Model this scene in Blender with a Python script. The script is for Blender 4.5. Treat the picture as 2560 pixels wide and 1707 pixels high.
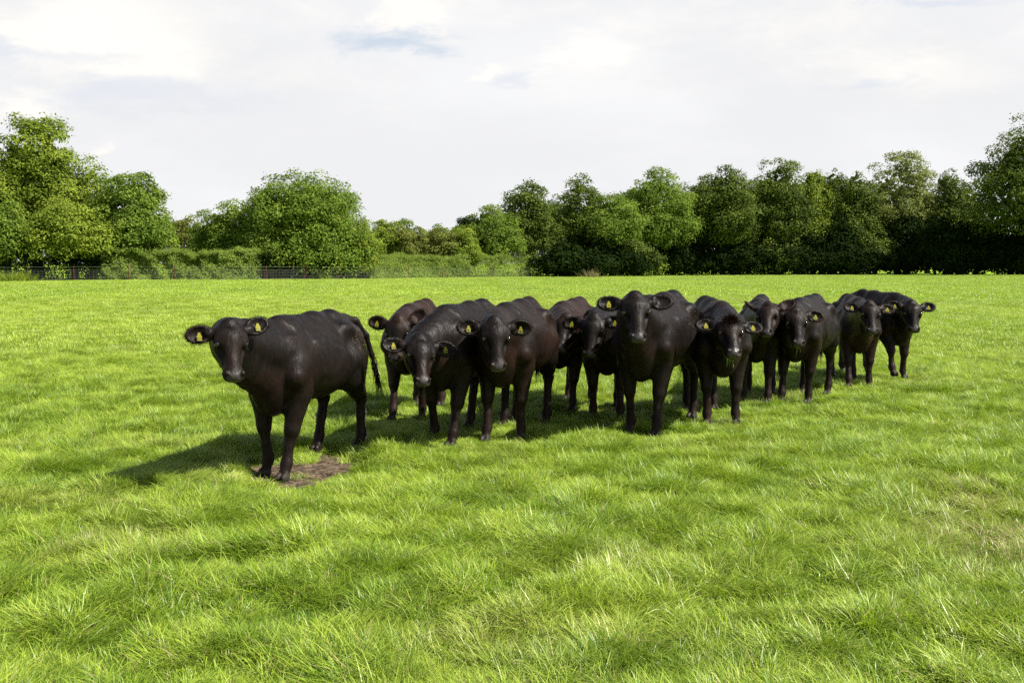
import bpy, math, numpy as np
from mathutils import Vector, Matrix

# ------------------------------------------------------------------ camera, world, sun
for o in list(bpy.data.objects):
    bpy.data.objects.remove(o)
SC = bpy.context.scene
COL = SC.collection
CAMH = 1.65
PITCH = math.atan(195.5 / 2500.0)
cam_data = bpy.data.cameras.new("camera")
cam_data.sensor_width = 36.0
cam_data.lens = 36.0 * 2500 / 2560
cam_data.clip_start = 0.05
cam_data.clip_end = 6000
camera = bpy.data.objects.new("camera", cam_data)
camera.location = (0, 0, CAMH)
camera.rotation_euler = (math.pi / 2 - PITCH, 0, 0)
COL.objects.link(camera)
SC.camera = camera

SUN_AZ = math.radians(-19)      # direction TO the sun, from +x towards +y
SUN_EL = math.radians(49)
SUN_STRENGTH = 5.0
SKY_STRENGTH = 0.05
EXPOSURE = 1.1
vs = SC.view_settings
vs.view_transform = 'Standard'
vs.look = 'None'
vs.gamma = 1.0
vs.exposure = EXPOSURE
vs.use_curve_mapping = False
SC.render.film_transparent = False
SC.cycles.max_bounces = 8
SC.cycles.diffuse_bounces = 3
SC.cycles.glossy_bounces = 2
SC.cycles.transmission_bounces = 4
SC.cycles.transparent_max_bounces = 6
SC.cycles.sample_clamp_indirect = 4.0
SC.cycles.use_denoising = False

sun_vec = Vector((math.cos(SUN_EL) * math.cos(SUN_AZ), math.cos(SUN_EL) * math.sin(SUN_AZ), math.sin(SUN_EL)))
sd = bpy.data.lights.new("sun", 'SUN')
sd.energy = SUN_STRENGTH
sd.angle = math.radians(0.5)
sd.color = (1.0, 0.95, 0.86)
sun = bpy.data.objects.new("sun", sd)
sun.rotation_euler = sun_vec.to_track_quat('Z', 'Y').to_euler()
COL.objects.link(sun)


class NT:
    """tiny node helper"""
    def __init__(self, tree):
        self.t = tree
        self.t.nodes.clear()

    def n(self, kind, **kw):
        nd = self.t.nodes.new(kind)
        for k, v in kw.items():
            setattr(nd, k, v)
        return nd

    def put(self, sock, v):
        if v is None:
            return
        if isinstance(v, bpy.types.NodeSocket):
            self.t.links.new(v, sock)
        else:
            try:
                sock.default_value = v
            except Exception:
                sock.default_value = (*v, 1.0)

    def math(self, op, a, b=None, c=None, clamp=False):
        nd = self.n('ShaderNodeMath', operation=op, use_clamp=clamp)
        self.put(nd.inputs[0], a)
        self.put(nd.inputs[1], b)
        self.put(nd.inputs[2], c)
        return nd.outputs[0]

    def mix(self, f, a, b, mode='MIX'):
        nd = self.n('ShaderNodeMix', data_type='RGBA', blend_type=mode)
        self.put(nd.inputs[0], f)
        for s, v in ((nd.inputs[6], a), (nd.inputs[7], b)):
            if isinstance(v, tuple) and len(v) == 3:
                v = (*v, 1.0)
            self.put(s, v)
        return nd.outputs[2]

    def noise(self, vec, scale, detail=3.0, rough=0.55, dist=0.0):
        nd = self.n('ShaderNodeTexNoise')
        self.put(nd.inputs['Vector'], vec)
        nd.inputs['Scale'].default_value = scale
        nd.inputs['Detail'].default_value = detail
        nd.inputs['Roughness'].default_value = rough
        nd.inputs['Distortion'].default_value = dist
        return nd.outputs['Fac']

    def ramp(self, v, a, b, lo=0.0, hi=1.0):
        nd = self.n('ShaderNodeMapRange', interpolation_type='SMOOTHSTEP')
        self.put(nd.inputs[0], v)
        for i, x in ((1, a), (2, b), (3, lo), (4, hi)):
            nd.inputs[i].default_value = x
        return nd.outputs[0]

    def attr(self, name, out='Fac', kind='GEOMETRY'):
        nd = self.n('ShaderNodeAttribute', attribute_type=kind, attribute_name=name)
        return nd.outputs[out]

    def scalevec(self, vec, s):
        nd = self.n('ShaderNodeVectorMath', operation='MULTIPLY')
        self.put(nd.inputs[0], vec)
        nd.inputs[1].default_value = s
        return nd.outputs[0]


world = bpy.data.worlds.new("World")
SC.world = world
world.use_nodes = True
W = NT(world.node_tree)
sky = W.n('ShaderNodeTexSky', sky_type='NISHITA', sun_disc=False)
sky.sun_elevation = SUN_EL
sky.sun_rotation = math.pi / 2 - SUN_AZ
sky.air_density = 1.2
sky.dust_density = 2.0
tc = W.n('ShaderNodeTexCoord')
D = tc.outputs['Generated']
sep = W.n('ShaderNodeSeparateXYZ')
W.put(sep.inputs[0], D)
dx, dy, dz = sep.outputs
ysafe = W.math('MAXIMUM', dy, 0.15)
u = W.math('DIVIDE', dx, ysafe)
v = W.math('DIVIDE', dz, ysafe)
cv = W.scalevec(D, (1.0, 1.0, 2.6))
n1 = W.noise(cv, 3.2, 6.0, 0.6, 0.3)
n2 = W.noise(cv, 9.0, 8.0, 0.65, 0.3)
n2b = W.noise(W.scalevec(D, (1.3, 1.1, 3.4)), 7.0, 8.0, 0.65, 0.2)
nw = W.math('MULTIPLY', W.math('SUBTRACT', n2, 0.5), 0.22)
nw2 = W.math('MULTIPLY', W.math('SUBTRACT', n2b, 0.5), 0.16)
uu = W.math('ADD', u, nw)
vv = W.math('ADD', v, W.math('MULTIPLY', nw2, 0.6))
front = W.math('GREATER_THAN', dy, 0.15)


def blob(ox, oy, rx, ry, soft=0.7):
    cu = (ox - 1176) / 2296.9
    cvv = (604.5 - oy) / 2296.9
    a = W.math('DIVIDE', W.math('SUBTRACT', uu, cu), rx / 2296.9)
    b = W.math('DIVIDE', W.math('SUBTRACT', vv, cvv), ry / 2296.9)
    d = W.math('SQRT', W.math('ADD', W.math('MULTIPLY', a, a), W.math('MULTIPLY', b, b)))
    return W.math('MULTIPLY', W.ramp(d, 0.15, 1.5, 1.0, 0.0), front)


haze_c = (8.15, 8.2, 8.35)
bright = (10.6, 10.2, 9.4)
shade = (6.6, 7.1, 8.1)
c = W.mix(W.ramp(n1, 0.42, 0.68), haze_c, (8.7, 8.75, 8.9))
c = W.mix(W.math('MULTIPLY', W.ramp(n2, 0.42, 0.85), W.math('MULTIPLY', W.ramp(dz, 0.08, 0.24), 0.55)), c, bright)
for (ox, oy, rx, ry, k, colr) in ((200, 90, 260, 95, 0.75, bright), (360, 160, 140, 60, 0.6, bright), (60, 245, 110, 38, 0.8, bright),
                                  (1120, 175, 60, 32, 0.6, bright), (1370, 145, 90, 45, 0.6, bright), (960, 30, 90, 45, 0.6, bright),
                                  (2050, 160, 190, 50, 0.5, bright), (255, 335, 40, 18, 0.5, bright),
                                  (895, 108, 110, 34, 0.85, (5.6, 6.5, 7.7)), (1180, 205, 90, 20, 0.5, shade), (330, 225, 300, 40, 0.45, shade),
                                  (30, 120, 50, 60, 0.5, shade), (1950, 200, 90, 18, 0.5, shade), (2000, 0, 280, 16, 0.6, shade), (180, 138, 200, 20, 0.4, shade)):
    c = W.mix(W.math('MULTIPLY', blob(ox, oy, rx, ry), k), c, colr)
# cover thins out overhead to open sky with broken cloud
cover = W.ramp(dz, 0.26, 0.46, 1.0, 0.0)
broken = W.math('MULTIPLY', W.ramp(n1, 0.54, 0.72), 0.6)
cov = W.math('MAXIMUM', cover, broken)
final = W.mix(cov, sky.outputs[0], c)
bg = W.n('ShaderNodeBackground')
W.put(bg.inputs[0], final)
bg.inputs[1].default_value = SKY_STRENGTH
wo = W.n('ShaderNodeOutputWorld')
W.t.links.new(bg.outputs[0], wo.inputs[0])

# ------------------------------------------------------------------ helpers
K = 2560 / 2352.0


def ray(ox, oy):
    px, py = ox * K, oy * K
    x = (px - 1280) / 2500.0
    z = -(py - 853.5) / 2500.0
    cp, sp = math.cos(PITCH), math.sin(PITCH)
    return np.array([x, cp + z * sp, -sp + z * cp])


def at(ox, oy, Y):
    r = ray(ox, oy)
    return r / r[1] * Y + np.array([0, 0, CAMH])


def gnd(ox, oy, z=0.0):
    r = ray(ox, oy)
    return r * ((z - CAMH) / r[2]) + np.array([0, 0, CAMH])


def sstep(x, a, b):
    t = np.clip((x - a) / (b - a), 0, 1)
    return t * t * (3 - 2 * t)


def hash2(ix, iy, seed):
    h = (ix.astype(np.int64) * 374761393 + iy.astype(np.int64) * 668265263 + seed * 1274126177) & 0xFFFFFFFF
    h = ((h ^ (h >> 13)) * 1274126177) & 0xFFFFFFFF
    h = h ^ (h >> 16)
    return (h & 0xFFFFFF) / float(0xFFFFFF)


def vnoise(x, y, seed=0):
    x = np.asarray(x, float)
    y = np.asarray(y, float)
    ix, iy = np.floor(x), np.floor(y)
    fx, fy = x - ix, y - iy
    fx = fx * fx * (3 - 2 * fx)
    fy = fy * fy * (3 - 2 * fy)
    a = hash2(ix, iy, seed)
    b = hash2(ix + 1, iy, seed)
    c = hash2(ix, iy + 1, seed)
    d = hash2(ix + 1, iy + 1, seed)
    return (a * (1 - fx) + b * fx) * (1 - fy) + (c * (1 - fx) + d * fx) * fy


def fbm(x, y, seed=0, octv=3):
    s, a, t = 0, 1.0, 0
    for i in range(octv):
        s = s + a * vnoise(x * 2 ** i + 7.3 * i, y * 2 ** i - 3.1 * i, seed + i)
        t += a
        a *= 0.5
    return s / t


EDGE = [(-900, 92, 646), (-200, 86, 646), (0, 86, 646), (300, 88, 643.5), (505, 90, 643), (860, 100, 641), (1200, 128, 636), (1500, 148, 633),
        (1850, 155, 630), (2352, 150, 629), (2700, 150, 629), (3400, 150, 629)]
E_T = np.array([(e[0] - 1176) / 2296.9 for e in EDGE])
E_Y = np.array([e[1] for e in EDGE], float)
E_Z = np.array([at(e[0], e[2], e[1])[2] for e in EDGE])
MUD = gnd(705, 1082)


def mudmask(x, y):
    """1 inside the bare patch"""
    dx = (x - MUD[0] - 0.0) / 0.58
    dy = (y - MUD[1] - 0.05) / 0.70
    d = np.sqrt(dx * dx + dy * dy) + 1.3 * (fbm(x * 4.3 + y, y * 4.9, 91, 2) - 0.5)
    return sstep(d, 1.15, 0.65)


def dryf(x, y):
    # worn straw-coloured patches on the right and a few small ones
    d = 0
    for (px, py, rx, ry, k) in ((2320, 1250, .6, .55, 1.0), (2250, 1165, .4, .6, .75), (1190, 1480, .55, .35, .45), (1010, 1330, .0001, .3, .0), (1640, 1040, .5, .35, .4), (1400, 1300, .5, .3, .4), (2180, 1300, .3, .3, .5)):
        c = gnd(px, py)
        d = np.maximum(d, k * np.exp(-((x - c[0]) / rx) ** 2 - ((y - c[1]) / ry) ** 2))
    return d + .35 * sstep(fbm(x * .9, y * .9, 55), .62, .78)


def gz(x, y):
    x = np.asarray(x, float)
    y = np.asarray(y, float)
    yy = np.maximum(y, 1.0)
    t = np.clip(x / yy, E_T[0], E_T[-1])
    ye = np.interp(t, E_T, E_Y)
    ze = np.interp(t, E_T, E_Z)
    z = ze * sstep(y, 20, 1.0 * ye)
    r = np.sqrt(x * x + y * y)
    near = sstep(r, 45, 14)
    z = z + near * (0.04 * (fbm(x * 0.45, y * 0.45, 5, 2) - 0.5) + 0.045 * (fbm(x * 2.1, y * 2.1, 9, 2) - 0.5))
    z = z + (1 - near) * 0.10 * (fbm(x * 0.06, y * 0.06, 15, 2) - 0.5) * sstep(y, 90, 60)
    z = z - 0.04 * mudmask(x, y)
    return z


def gz1(x, y):
    return float(gz(np.array([x]), np.array([y]))[0])


def make_mesh(name, V, F, mat=None, smooth=True, attrs=None, fattrs=None):
    """V (n,3), F (m,k) with k constant"""
    V = np.asarray(V, np.float32)
    F = np.asarray(F, np.int32)
    me = bpy.data.meshes.new(name)
    me.vertices.add(len(V))
    me.vertices.foreach_set('co', V.ravel())
    m, k = F.shape
    me.loops.add(m * k)
    me.loops.foreach_set('vertex_index', F.ravel())
    me.polygons.add(m)
    me.polygons.foreach_set('loop_start', np.arange(0, m * k, k, dtype=np.int32))
    me.polygons.foreach_set('loop_total', np.full(m, k, np.int32))
    me.polygons.foreach_set('use_smooth', np.full(m, smooth, bool))
    for an, av in (attrs or {}).items():
        av = np.asarray(av, np.float32)
        if av.ndim == 1:
            a = me.attributes.new(an, 'FLOAT', 'POINT')
            a.data.foreach_set('value', av)
        else:
            a = me.attributes.new(an, 'FLOAT_VECTOR', 'POINT')
            a.data.foreach_set('vector', av.ravel())
    if mat:
        me.materials.append(mat)
    me.update(calc_edges=True)
    me.validate()
    return me


def link(name, me, parent=None):
    o = bpy.data.objects.new(name, me)
    COL.objects.link(o)
    if parent:
        o.parent = parent
    return o


def tag(o, label=None, cat=None, group=None, kind=None):
    if label:
        o['label'] = label
    if cat:
        o['category'] = cat
    if group:
        o['group'] = group
    if kind:
        o['kind'] = kind
    return o


def empty(name, loc, rz=0.0, s=1.0):
    o = bpy.data.objects.new(name, None)
    o.empty_display_size = 0.3
    o.location = loc
    o.rotation_euler = (0, 0, rz)
    o.scale = (s, s, s)
    COL.objects.link(o)
    return o


def material(name):
    m = bpy.data.materials.new(name)
    m.use_nodes = True
    return m, NT(m.node_tree)


def principled(N, **kw):
    p = N.n('ShaderNodeBsdfPrincipled')
    for k, v in kw.items():
        N.put(p.inputs[k.replace('_', ' ')], v)
    return p


def out(N, sock):
    o = N.n('ShaderNodeOutputMaterial')
    N.t.links.new(sock, o.inputs[0])


def tube(P, R, n=8, cap=True):
    """swept tube: points P (m,3), radii R (m,) -> V, F(quads)"""
    P = np.asarray(P, float)
    R = np.asarray(R, float)
    m = len(P)
    T = np.gradient(P, axis=0)
    T /= np.linalg.norm(T, axis=1)[:, None] + 1e-9
    ref = np.array([0.31, 0.92, 0.22])
    A = np.cross(T, ref)
    A /= np.linalg.norm(A, axis=1)[:, None] + 1e-9
    B = np.cross(T, A)
    th = np.arange(n) / n * 2 * math.pi
    V = P[:, None, :] + R[:, None, None] * (np.cos(th)[None, :, None] * A[:, None, :] + np.sin(th)[None, :, None] * B[:, None, :])
    V = V.reshape(-1, 3)
    F = []
    for i in range(m - 1):
        for j in range(n):
            k = (j + 1) % n
            F.append((i * n + j, i * n + k, (i + 1) * n + k, (i + 1) * n + j))
    return V, np.array(F)


class Soup:
    def __init__(self):
        self.V, self.F, self.n = [], [], 0

    def add(self, V, F):
        self.V.append(np.asarray(V, float))
        self.F.append(np.asarray(F) + self.n)
        self.n += len(V)

    def box(self, c, s, R=None):
        c = np.asarray(c, float)
        v = np.array([[x, y, z] for x in (-1, 1) for y in (-1, 1) for z in (-1, 1)], float) * np.asarray(s) / 2
        if R is not None:
            v = v @ R.T
        f = [(0, 1, 3, 2), (4, 6, 7, 5), (0, 4, 5, 1), (2, 3, 7, 6), (0, 2, 6, 4), (1, 5, 7, 3)]
        self.add(v + c, np.array(f))

    def mesh(self, name, mat, smooth=False, attrs=None):
        return make_mesh(name, np.concatenate(self.V), np.concatenate(self.F), mat, smooth, attrs)


# ------------------------------------------------------------------ materials
def grass_material():
    m, N = material("grass_blade")
    bt = N.attr('bt')
    it = N.attr('tint', kind='INSTANCER')
    dry = N.attr('dry', kind='INSTANCER')
    f = N.math('ADD', N.math('MULTIPLY', bt, 0.55), N.math('MULTIPLY', it, 0.50))
    base = N.mix(N.ramp(f, 0.15, 0.85), (0.112, 0.212, 0.012), (0.37, 0.475, 0.052))
    drym = N.math('MAXIMUM', N.math('GREATER_THAN', bt, 0.93), N.math('MULTIPLY', dry, N.math('GREATER_THAN', N.math('FRACT', N.math('MULTIPLY', bt, 7.13)), 0.35)))
    base = N.mix(drym, base, (0.36, 0.31, 0.13))
    p = principled(N, Base_Color=base, Roughness=0.40, Specular_IOR_Level=0.42)
    tr = N.n('ShaderNodeBsdfTranslucent')
    N.put(tr.inputs[0], N.mix(0.5, base, (0.29, 0.44, 0.020)))
    mx = N.n('ShaderNodeMixShader')
    mx.inputs[0].default_value = 0.36
    N.t.links.new(p.outputs[0], mx.inputs[1])
    N.t.links.new(tr.outputs[0], mx.inputs[2])
    out(N, mx.outputs[0])
    return m


def leaf_material(name, dark, light, trans=0.3, yellow=(0.22, 0.2, 0.02), spec=.15):
    m, N = material(name)
    t = N.attr('tint')
    base = N.mix(t, dark, light)
    base = N.mix(N.math('MULTIPLY', N.math('GREATER_THAN', t, 0.93), 0.6), base, yellow)
    p = principled(N, Base_Color=base, Roughness=0.65, Specular_IOR_Level=spec)
    tr = N.n('ShaderNodeBsdfTranslucent')
    N.put(tr.inputs[0], N.mix(0.4, base, light))
    mx = N.n('ShaderNodeMixShader')
    mx.inputs[0].default_value = trans
    N.t.links.new(p.outputs[0], mx.inputs[1])
    N.t.links.new(tr.outputs[0], mx.inputs[2])
    out(N, mx.outputs[0])
    return m


M_GRASS = grass_material()
LEAF = {
    'mid': leaf_material('leaf_mid_green', (0.062, 0.112, 0.011), (0.215, 0.300, 0.038), .40, (.26, .24, .02)),
    'yel': leaf_material('leaf_yellow_green', (0.088, 0.142, 0.012), (0.270, 0.335, 0.040), .40, (.30, .26, .02)),
    'rowmid': leaf_material('leaf_row_painted_shade', (0.018, 0.038, 0.004), (0.150, 0.205, 0.026), .34, (.22, .21, .02)),  # shade over the row trees painted in as a darker leaf colour
    'dark': leaf_material('leaf_painted_shade', (0.005, 0.011, 0.002), (0.019, 0.036, 0.005), 0.15, (.04, .05, .01), .03),  # near-black leaf: shade beneath the trees is put into the colour
    'pale': leaf_material('leaf_pale_green', (0.12, 0.160, 0.025), (0.26, 0.29, 0.08), .35),
    'olive': leaf_material('leaf_olive', (0.075, 0.098, 0.012), (0.21, 0.23, 0.045), .3),
    'hedge': leaf_material('leaf_hedge', (0.075, 0.125, 0.014), (0.24, 0.31, 0.055), .3),
    'straw': leaf_material('leaf_straw', (0.18, 0.16, 0.07), (0.30, 0.26, 0.13)),
}
m, N = material('bark')
g = N.n('ShaderNodeTexCoord').outputs['Object']
nn = N.noise(N.scalevec(g, (4, 4, 0.8)), 2.0, 5.0)
p = principled(N, Base_Color=N.mix(nn, (0.035, 0.028, 0.02), (0.13, 0.11, 0.085)), Roughness=0.9)
b = N.n('ShaderNodeBump')
b.inputs['Strength'].default_value = 0.6
N.put(b.inputs['Height'], nn)
N.t.links.new(b.outputs[0], p.inputs['Normal'])
out(N, p.outputs[0])
M_BARK = m

m, N = material('field_soil_and_thatch')
geo = N.n('ShaderNodeNewGeometry')
P = geo.outputs['Position']
a1 = N.noise(P, 0.35, 4)
a2 = N.noise(N.scalevec(P, (1, 0.35, 1)), 2.2, 6, 0.65)
a3 = N.noise(P, 22, 4, 0.7)
gcol = N.mix(N.ramp(a2, 0.3, 0.7), (0.15, 0.265, 0.012), (0.21, 0.325, 0.018))
gcol = N.mix(N.ramp(a1, 0.35, 0.65), gcol, (0.185, 0.30, 0.015))
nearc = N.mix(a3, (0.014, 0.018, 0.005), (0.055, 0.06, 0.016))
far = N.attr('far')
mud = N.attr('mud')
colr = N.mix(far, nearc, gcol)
colr = N.mix(mud, N.mix(N.math('MULTIPLY', N.attr('worn'), 0.8), colr, (0.13, 0.095, 0.05)), N.mix(N.ramp(N.noise(P, 14, 6, 0.75), 0.38, 0.66), (0.024, 0.016, 0.010), (0.17, 0.125, 0.085)))
p = principled(N, Base_Color=colr, Roughness=0.95, Specular_IOR_Level=0.1)
b = N.n('ShaderNodeBump')
b.inputs['Strength'].default_value = 0.8
b.inputs['Distance'].default_value = 0.03
N.put(b.inputs['Height'], a3)
N.t.links.new(b.outputs[0], p.inputs['Normal'])
out(N, p.outputs[0])
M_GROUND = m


def coat_material():
    m, N = material('black_cattle_coat')
    tcn = N.n('ShaderNodeTexCoord').outputs['Object']
    zone = N.attr('zone', 'Vector')
    s = N.n('ShaderNodeSeparateXYZ')
    N.put(s.inputs[0], zone)
    brown, bare, horn = s.outputs
    big = N.noise(tcn, 3.0, 4, 0.6)
    fine = N.noise(N.scalevec(tcn, (22, 22, 6)), 1.5, 2.5, 0.55, 0.6)
    fb = N.math('MULTIPLY', N.math('ADD', N.math('MULTIPLY', N.ramp(big, 0.45, 0.75), 0.35), brown, None, True), 0.78)
    base = N.mix(fb, (0.0050, 0.0037, 0.0032), (0.024, 0.0105, 0.006))
    base = N.mix(N.math('MULTIPLY', N.ramp(fine, 0.48, 0.72), 0.7), base, (0.0115, 0.0078, 0.0062))
    base = N.mix(bare, base, (0.028, 0.022, 0.022))
    base = N.mix(horn, base, (0.03, 0.026, 0.022))
    rough = N.math('ADD', N.math('MULTIPLY', N.ramp(big, .35, .65), 0.12), 0.43)
    rough = N.math('SUBTRACT', rough, N.math('MULTIPLY', bare, 0.12))
    p = principled(N, Base_Color=base, Roughness=rough, Specular_IOR_Level=N.math('ADD', N.math('MULTIPLY', bare, 0.38), 0.14))
    N.put(p.inputs['Sheen Weight'], 0.0)
    N.put(p.inputs['Sheen Roughness'], 0.35)
    N.put(p.inputs['Sheen Tint'], (0.7, 0.6, 0.58, 1.0))
    b = N.n('ShaderNodeBump')
    b.inputs['Strength'].default_value = 0.5
    b.inputs['Distance'].default_value = 0.012
    N.put(b.inputs['Height'], N.math('ADD', fine, N.math('MULTIPLY', big, 1.0)))
    N.t.links.new(b.outputs[0], p.inputs['Normal'])
    out(N, p.outputs[0])
    return m


M_COAT = coat_material()


def hair_material(name, colA, colB, rough=0.45):
    m, N = material(name)
    t = N.attr('tint')
    p = principled(N, Base_Color=N.mix(t, colA, colB), Roughness=rough, Specular_IOR_Level=0.10)
    out(N, p.outputs[0])
    return m


M_HAIR = hair_material('coat_hair_black', (0.003, 0.0027, 0.0027), (0.013, 0.0088, 0.0070), .5)
M_HAIRB = hair_material('coat_hair_brown', (0.005, 0.0036, 0.003), (0.034, 0.015, 0.008), .5)
M_HAIRR = hair_material('coat_hair_russet', (0.05, 0.025, 0.015), (0.20, 0.085, 0.035))


def plain(name, colr, rough=0.5, spec=0.5, noise=None):
    m, N = material(name)
    base = colr
    if noise:
        tcn = N.n('ShaderNodeTexCoord').outputs['Object']
        base = N.mix(N.noise(tcn, noise[0], 4, 0.6), colr, noise[1])
    p = principled(N, Base_Color=base if not isinstance(base, tuple) else (*base, 1.0), Roughness=rough, Specular_IOR_Level=spec)
    out(N, p.outputs[0])
    return m


M_EYE = plain('wet_eye', (0.006, 0.004, 0.004), 0.06, 0.9)
M_TAG = plain('yellow_tag_plastic', (0.26, 0.235, 0.010), 0.6, 0.12, (30, (0.12, 0.125, 0.012)))
M_PRINT = plain('tag_print', (0.01, 0.01, 0.01), 0.6)
M_POST = plain('red_oxide_post', (0.15, 0.035, 0.022), 0.8, 0.2, (6, (0.07, 0.025, 0.018)))
M_WOODPOST = plain('grey_wood_post', (0.11, 0.085, 0.06), 0.9, 0.2, (9, (0.05, 0.04, 0.03)))
M_WIRE = plain('galvanised_wire', (0.16, 0.16, 0.16), 0.6, 0.3)
M_WIRE.node_tree.nodes['Principled BSDF'].inputs['Metallic'].default_value = 0.0
M_STRAW = plain('straw_fleck', (0.13, 0.10, 0.05), 0.8, 0.2)
M_WATER = plain('liquid', (0.45, 0.52, 0.6), 0.05, 0.8)
M_WATER.node_tree.nodes['Principled BSDF'].inputs['Transmission Weight'].default_value = 0.5

# ------------------------------------------------------------------ ground
def build_ground():
    nr, na = 330, 440
    r = np.concatenate([[0.0], np.geomspace(0.5, 4, 22), np.linspace(4.06, 14, 165), np.geomspace(14.2, 180, 130), np.geomspace(190, 4500, 39)])
    nr = len(r)
    half = math.radians(40)
    a_in = np.linspace(-half, half, na - 70)
    a_out = np.linspace(half, 2 * math.pi - half, 72)[1:-1]
    a = np.concatenate([a_in, a_out])
    na = len(a)
    R, A = np.meshgrid(r, a, indexing='ij')
    X, Y = R * np.sin(A), R * np.cos(A)
    Z = gz(X, Y)
    V = np.stack([X, Y, Z], -1).reshape(-1, 3)
    i, j = np.meshgrid(np.arange(nr - 1), np.arange(na), indexing='ij')
    j2 = (j + 1) % na
    F = np.stack([i * na + j, i * na + j2, (i + 1) * na + j2, (i + 1) * na + j], -1).reshape(-1, 4)[:, ::-1]
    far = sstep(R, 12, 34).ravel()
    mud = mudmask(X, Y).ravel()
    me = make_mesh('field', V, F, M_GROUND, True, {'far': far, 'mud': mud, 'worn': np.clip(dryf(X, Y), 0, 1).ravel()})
    tag(link('field', me), kind='structure')


build_ground()

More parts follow.
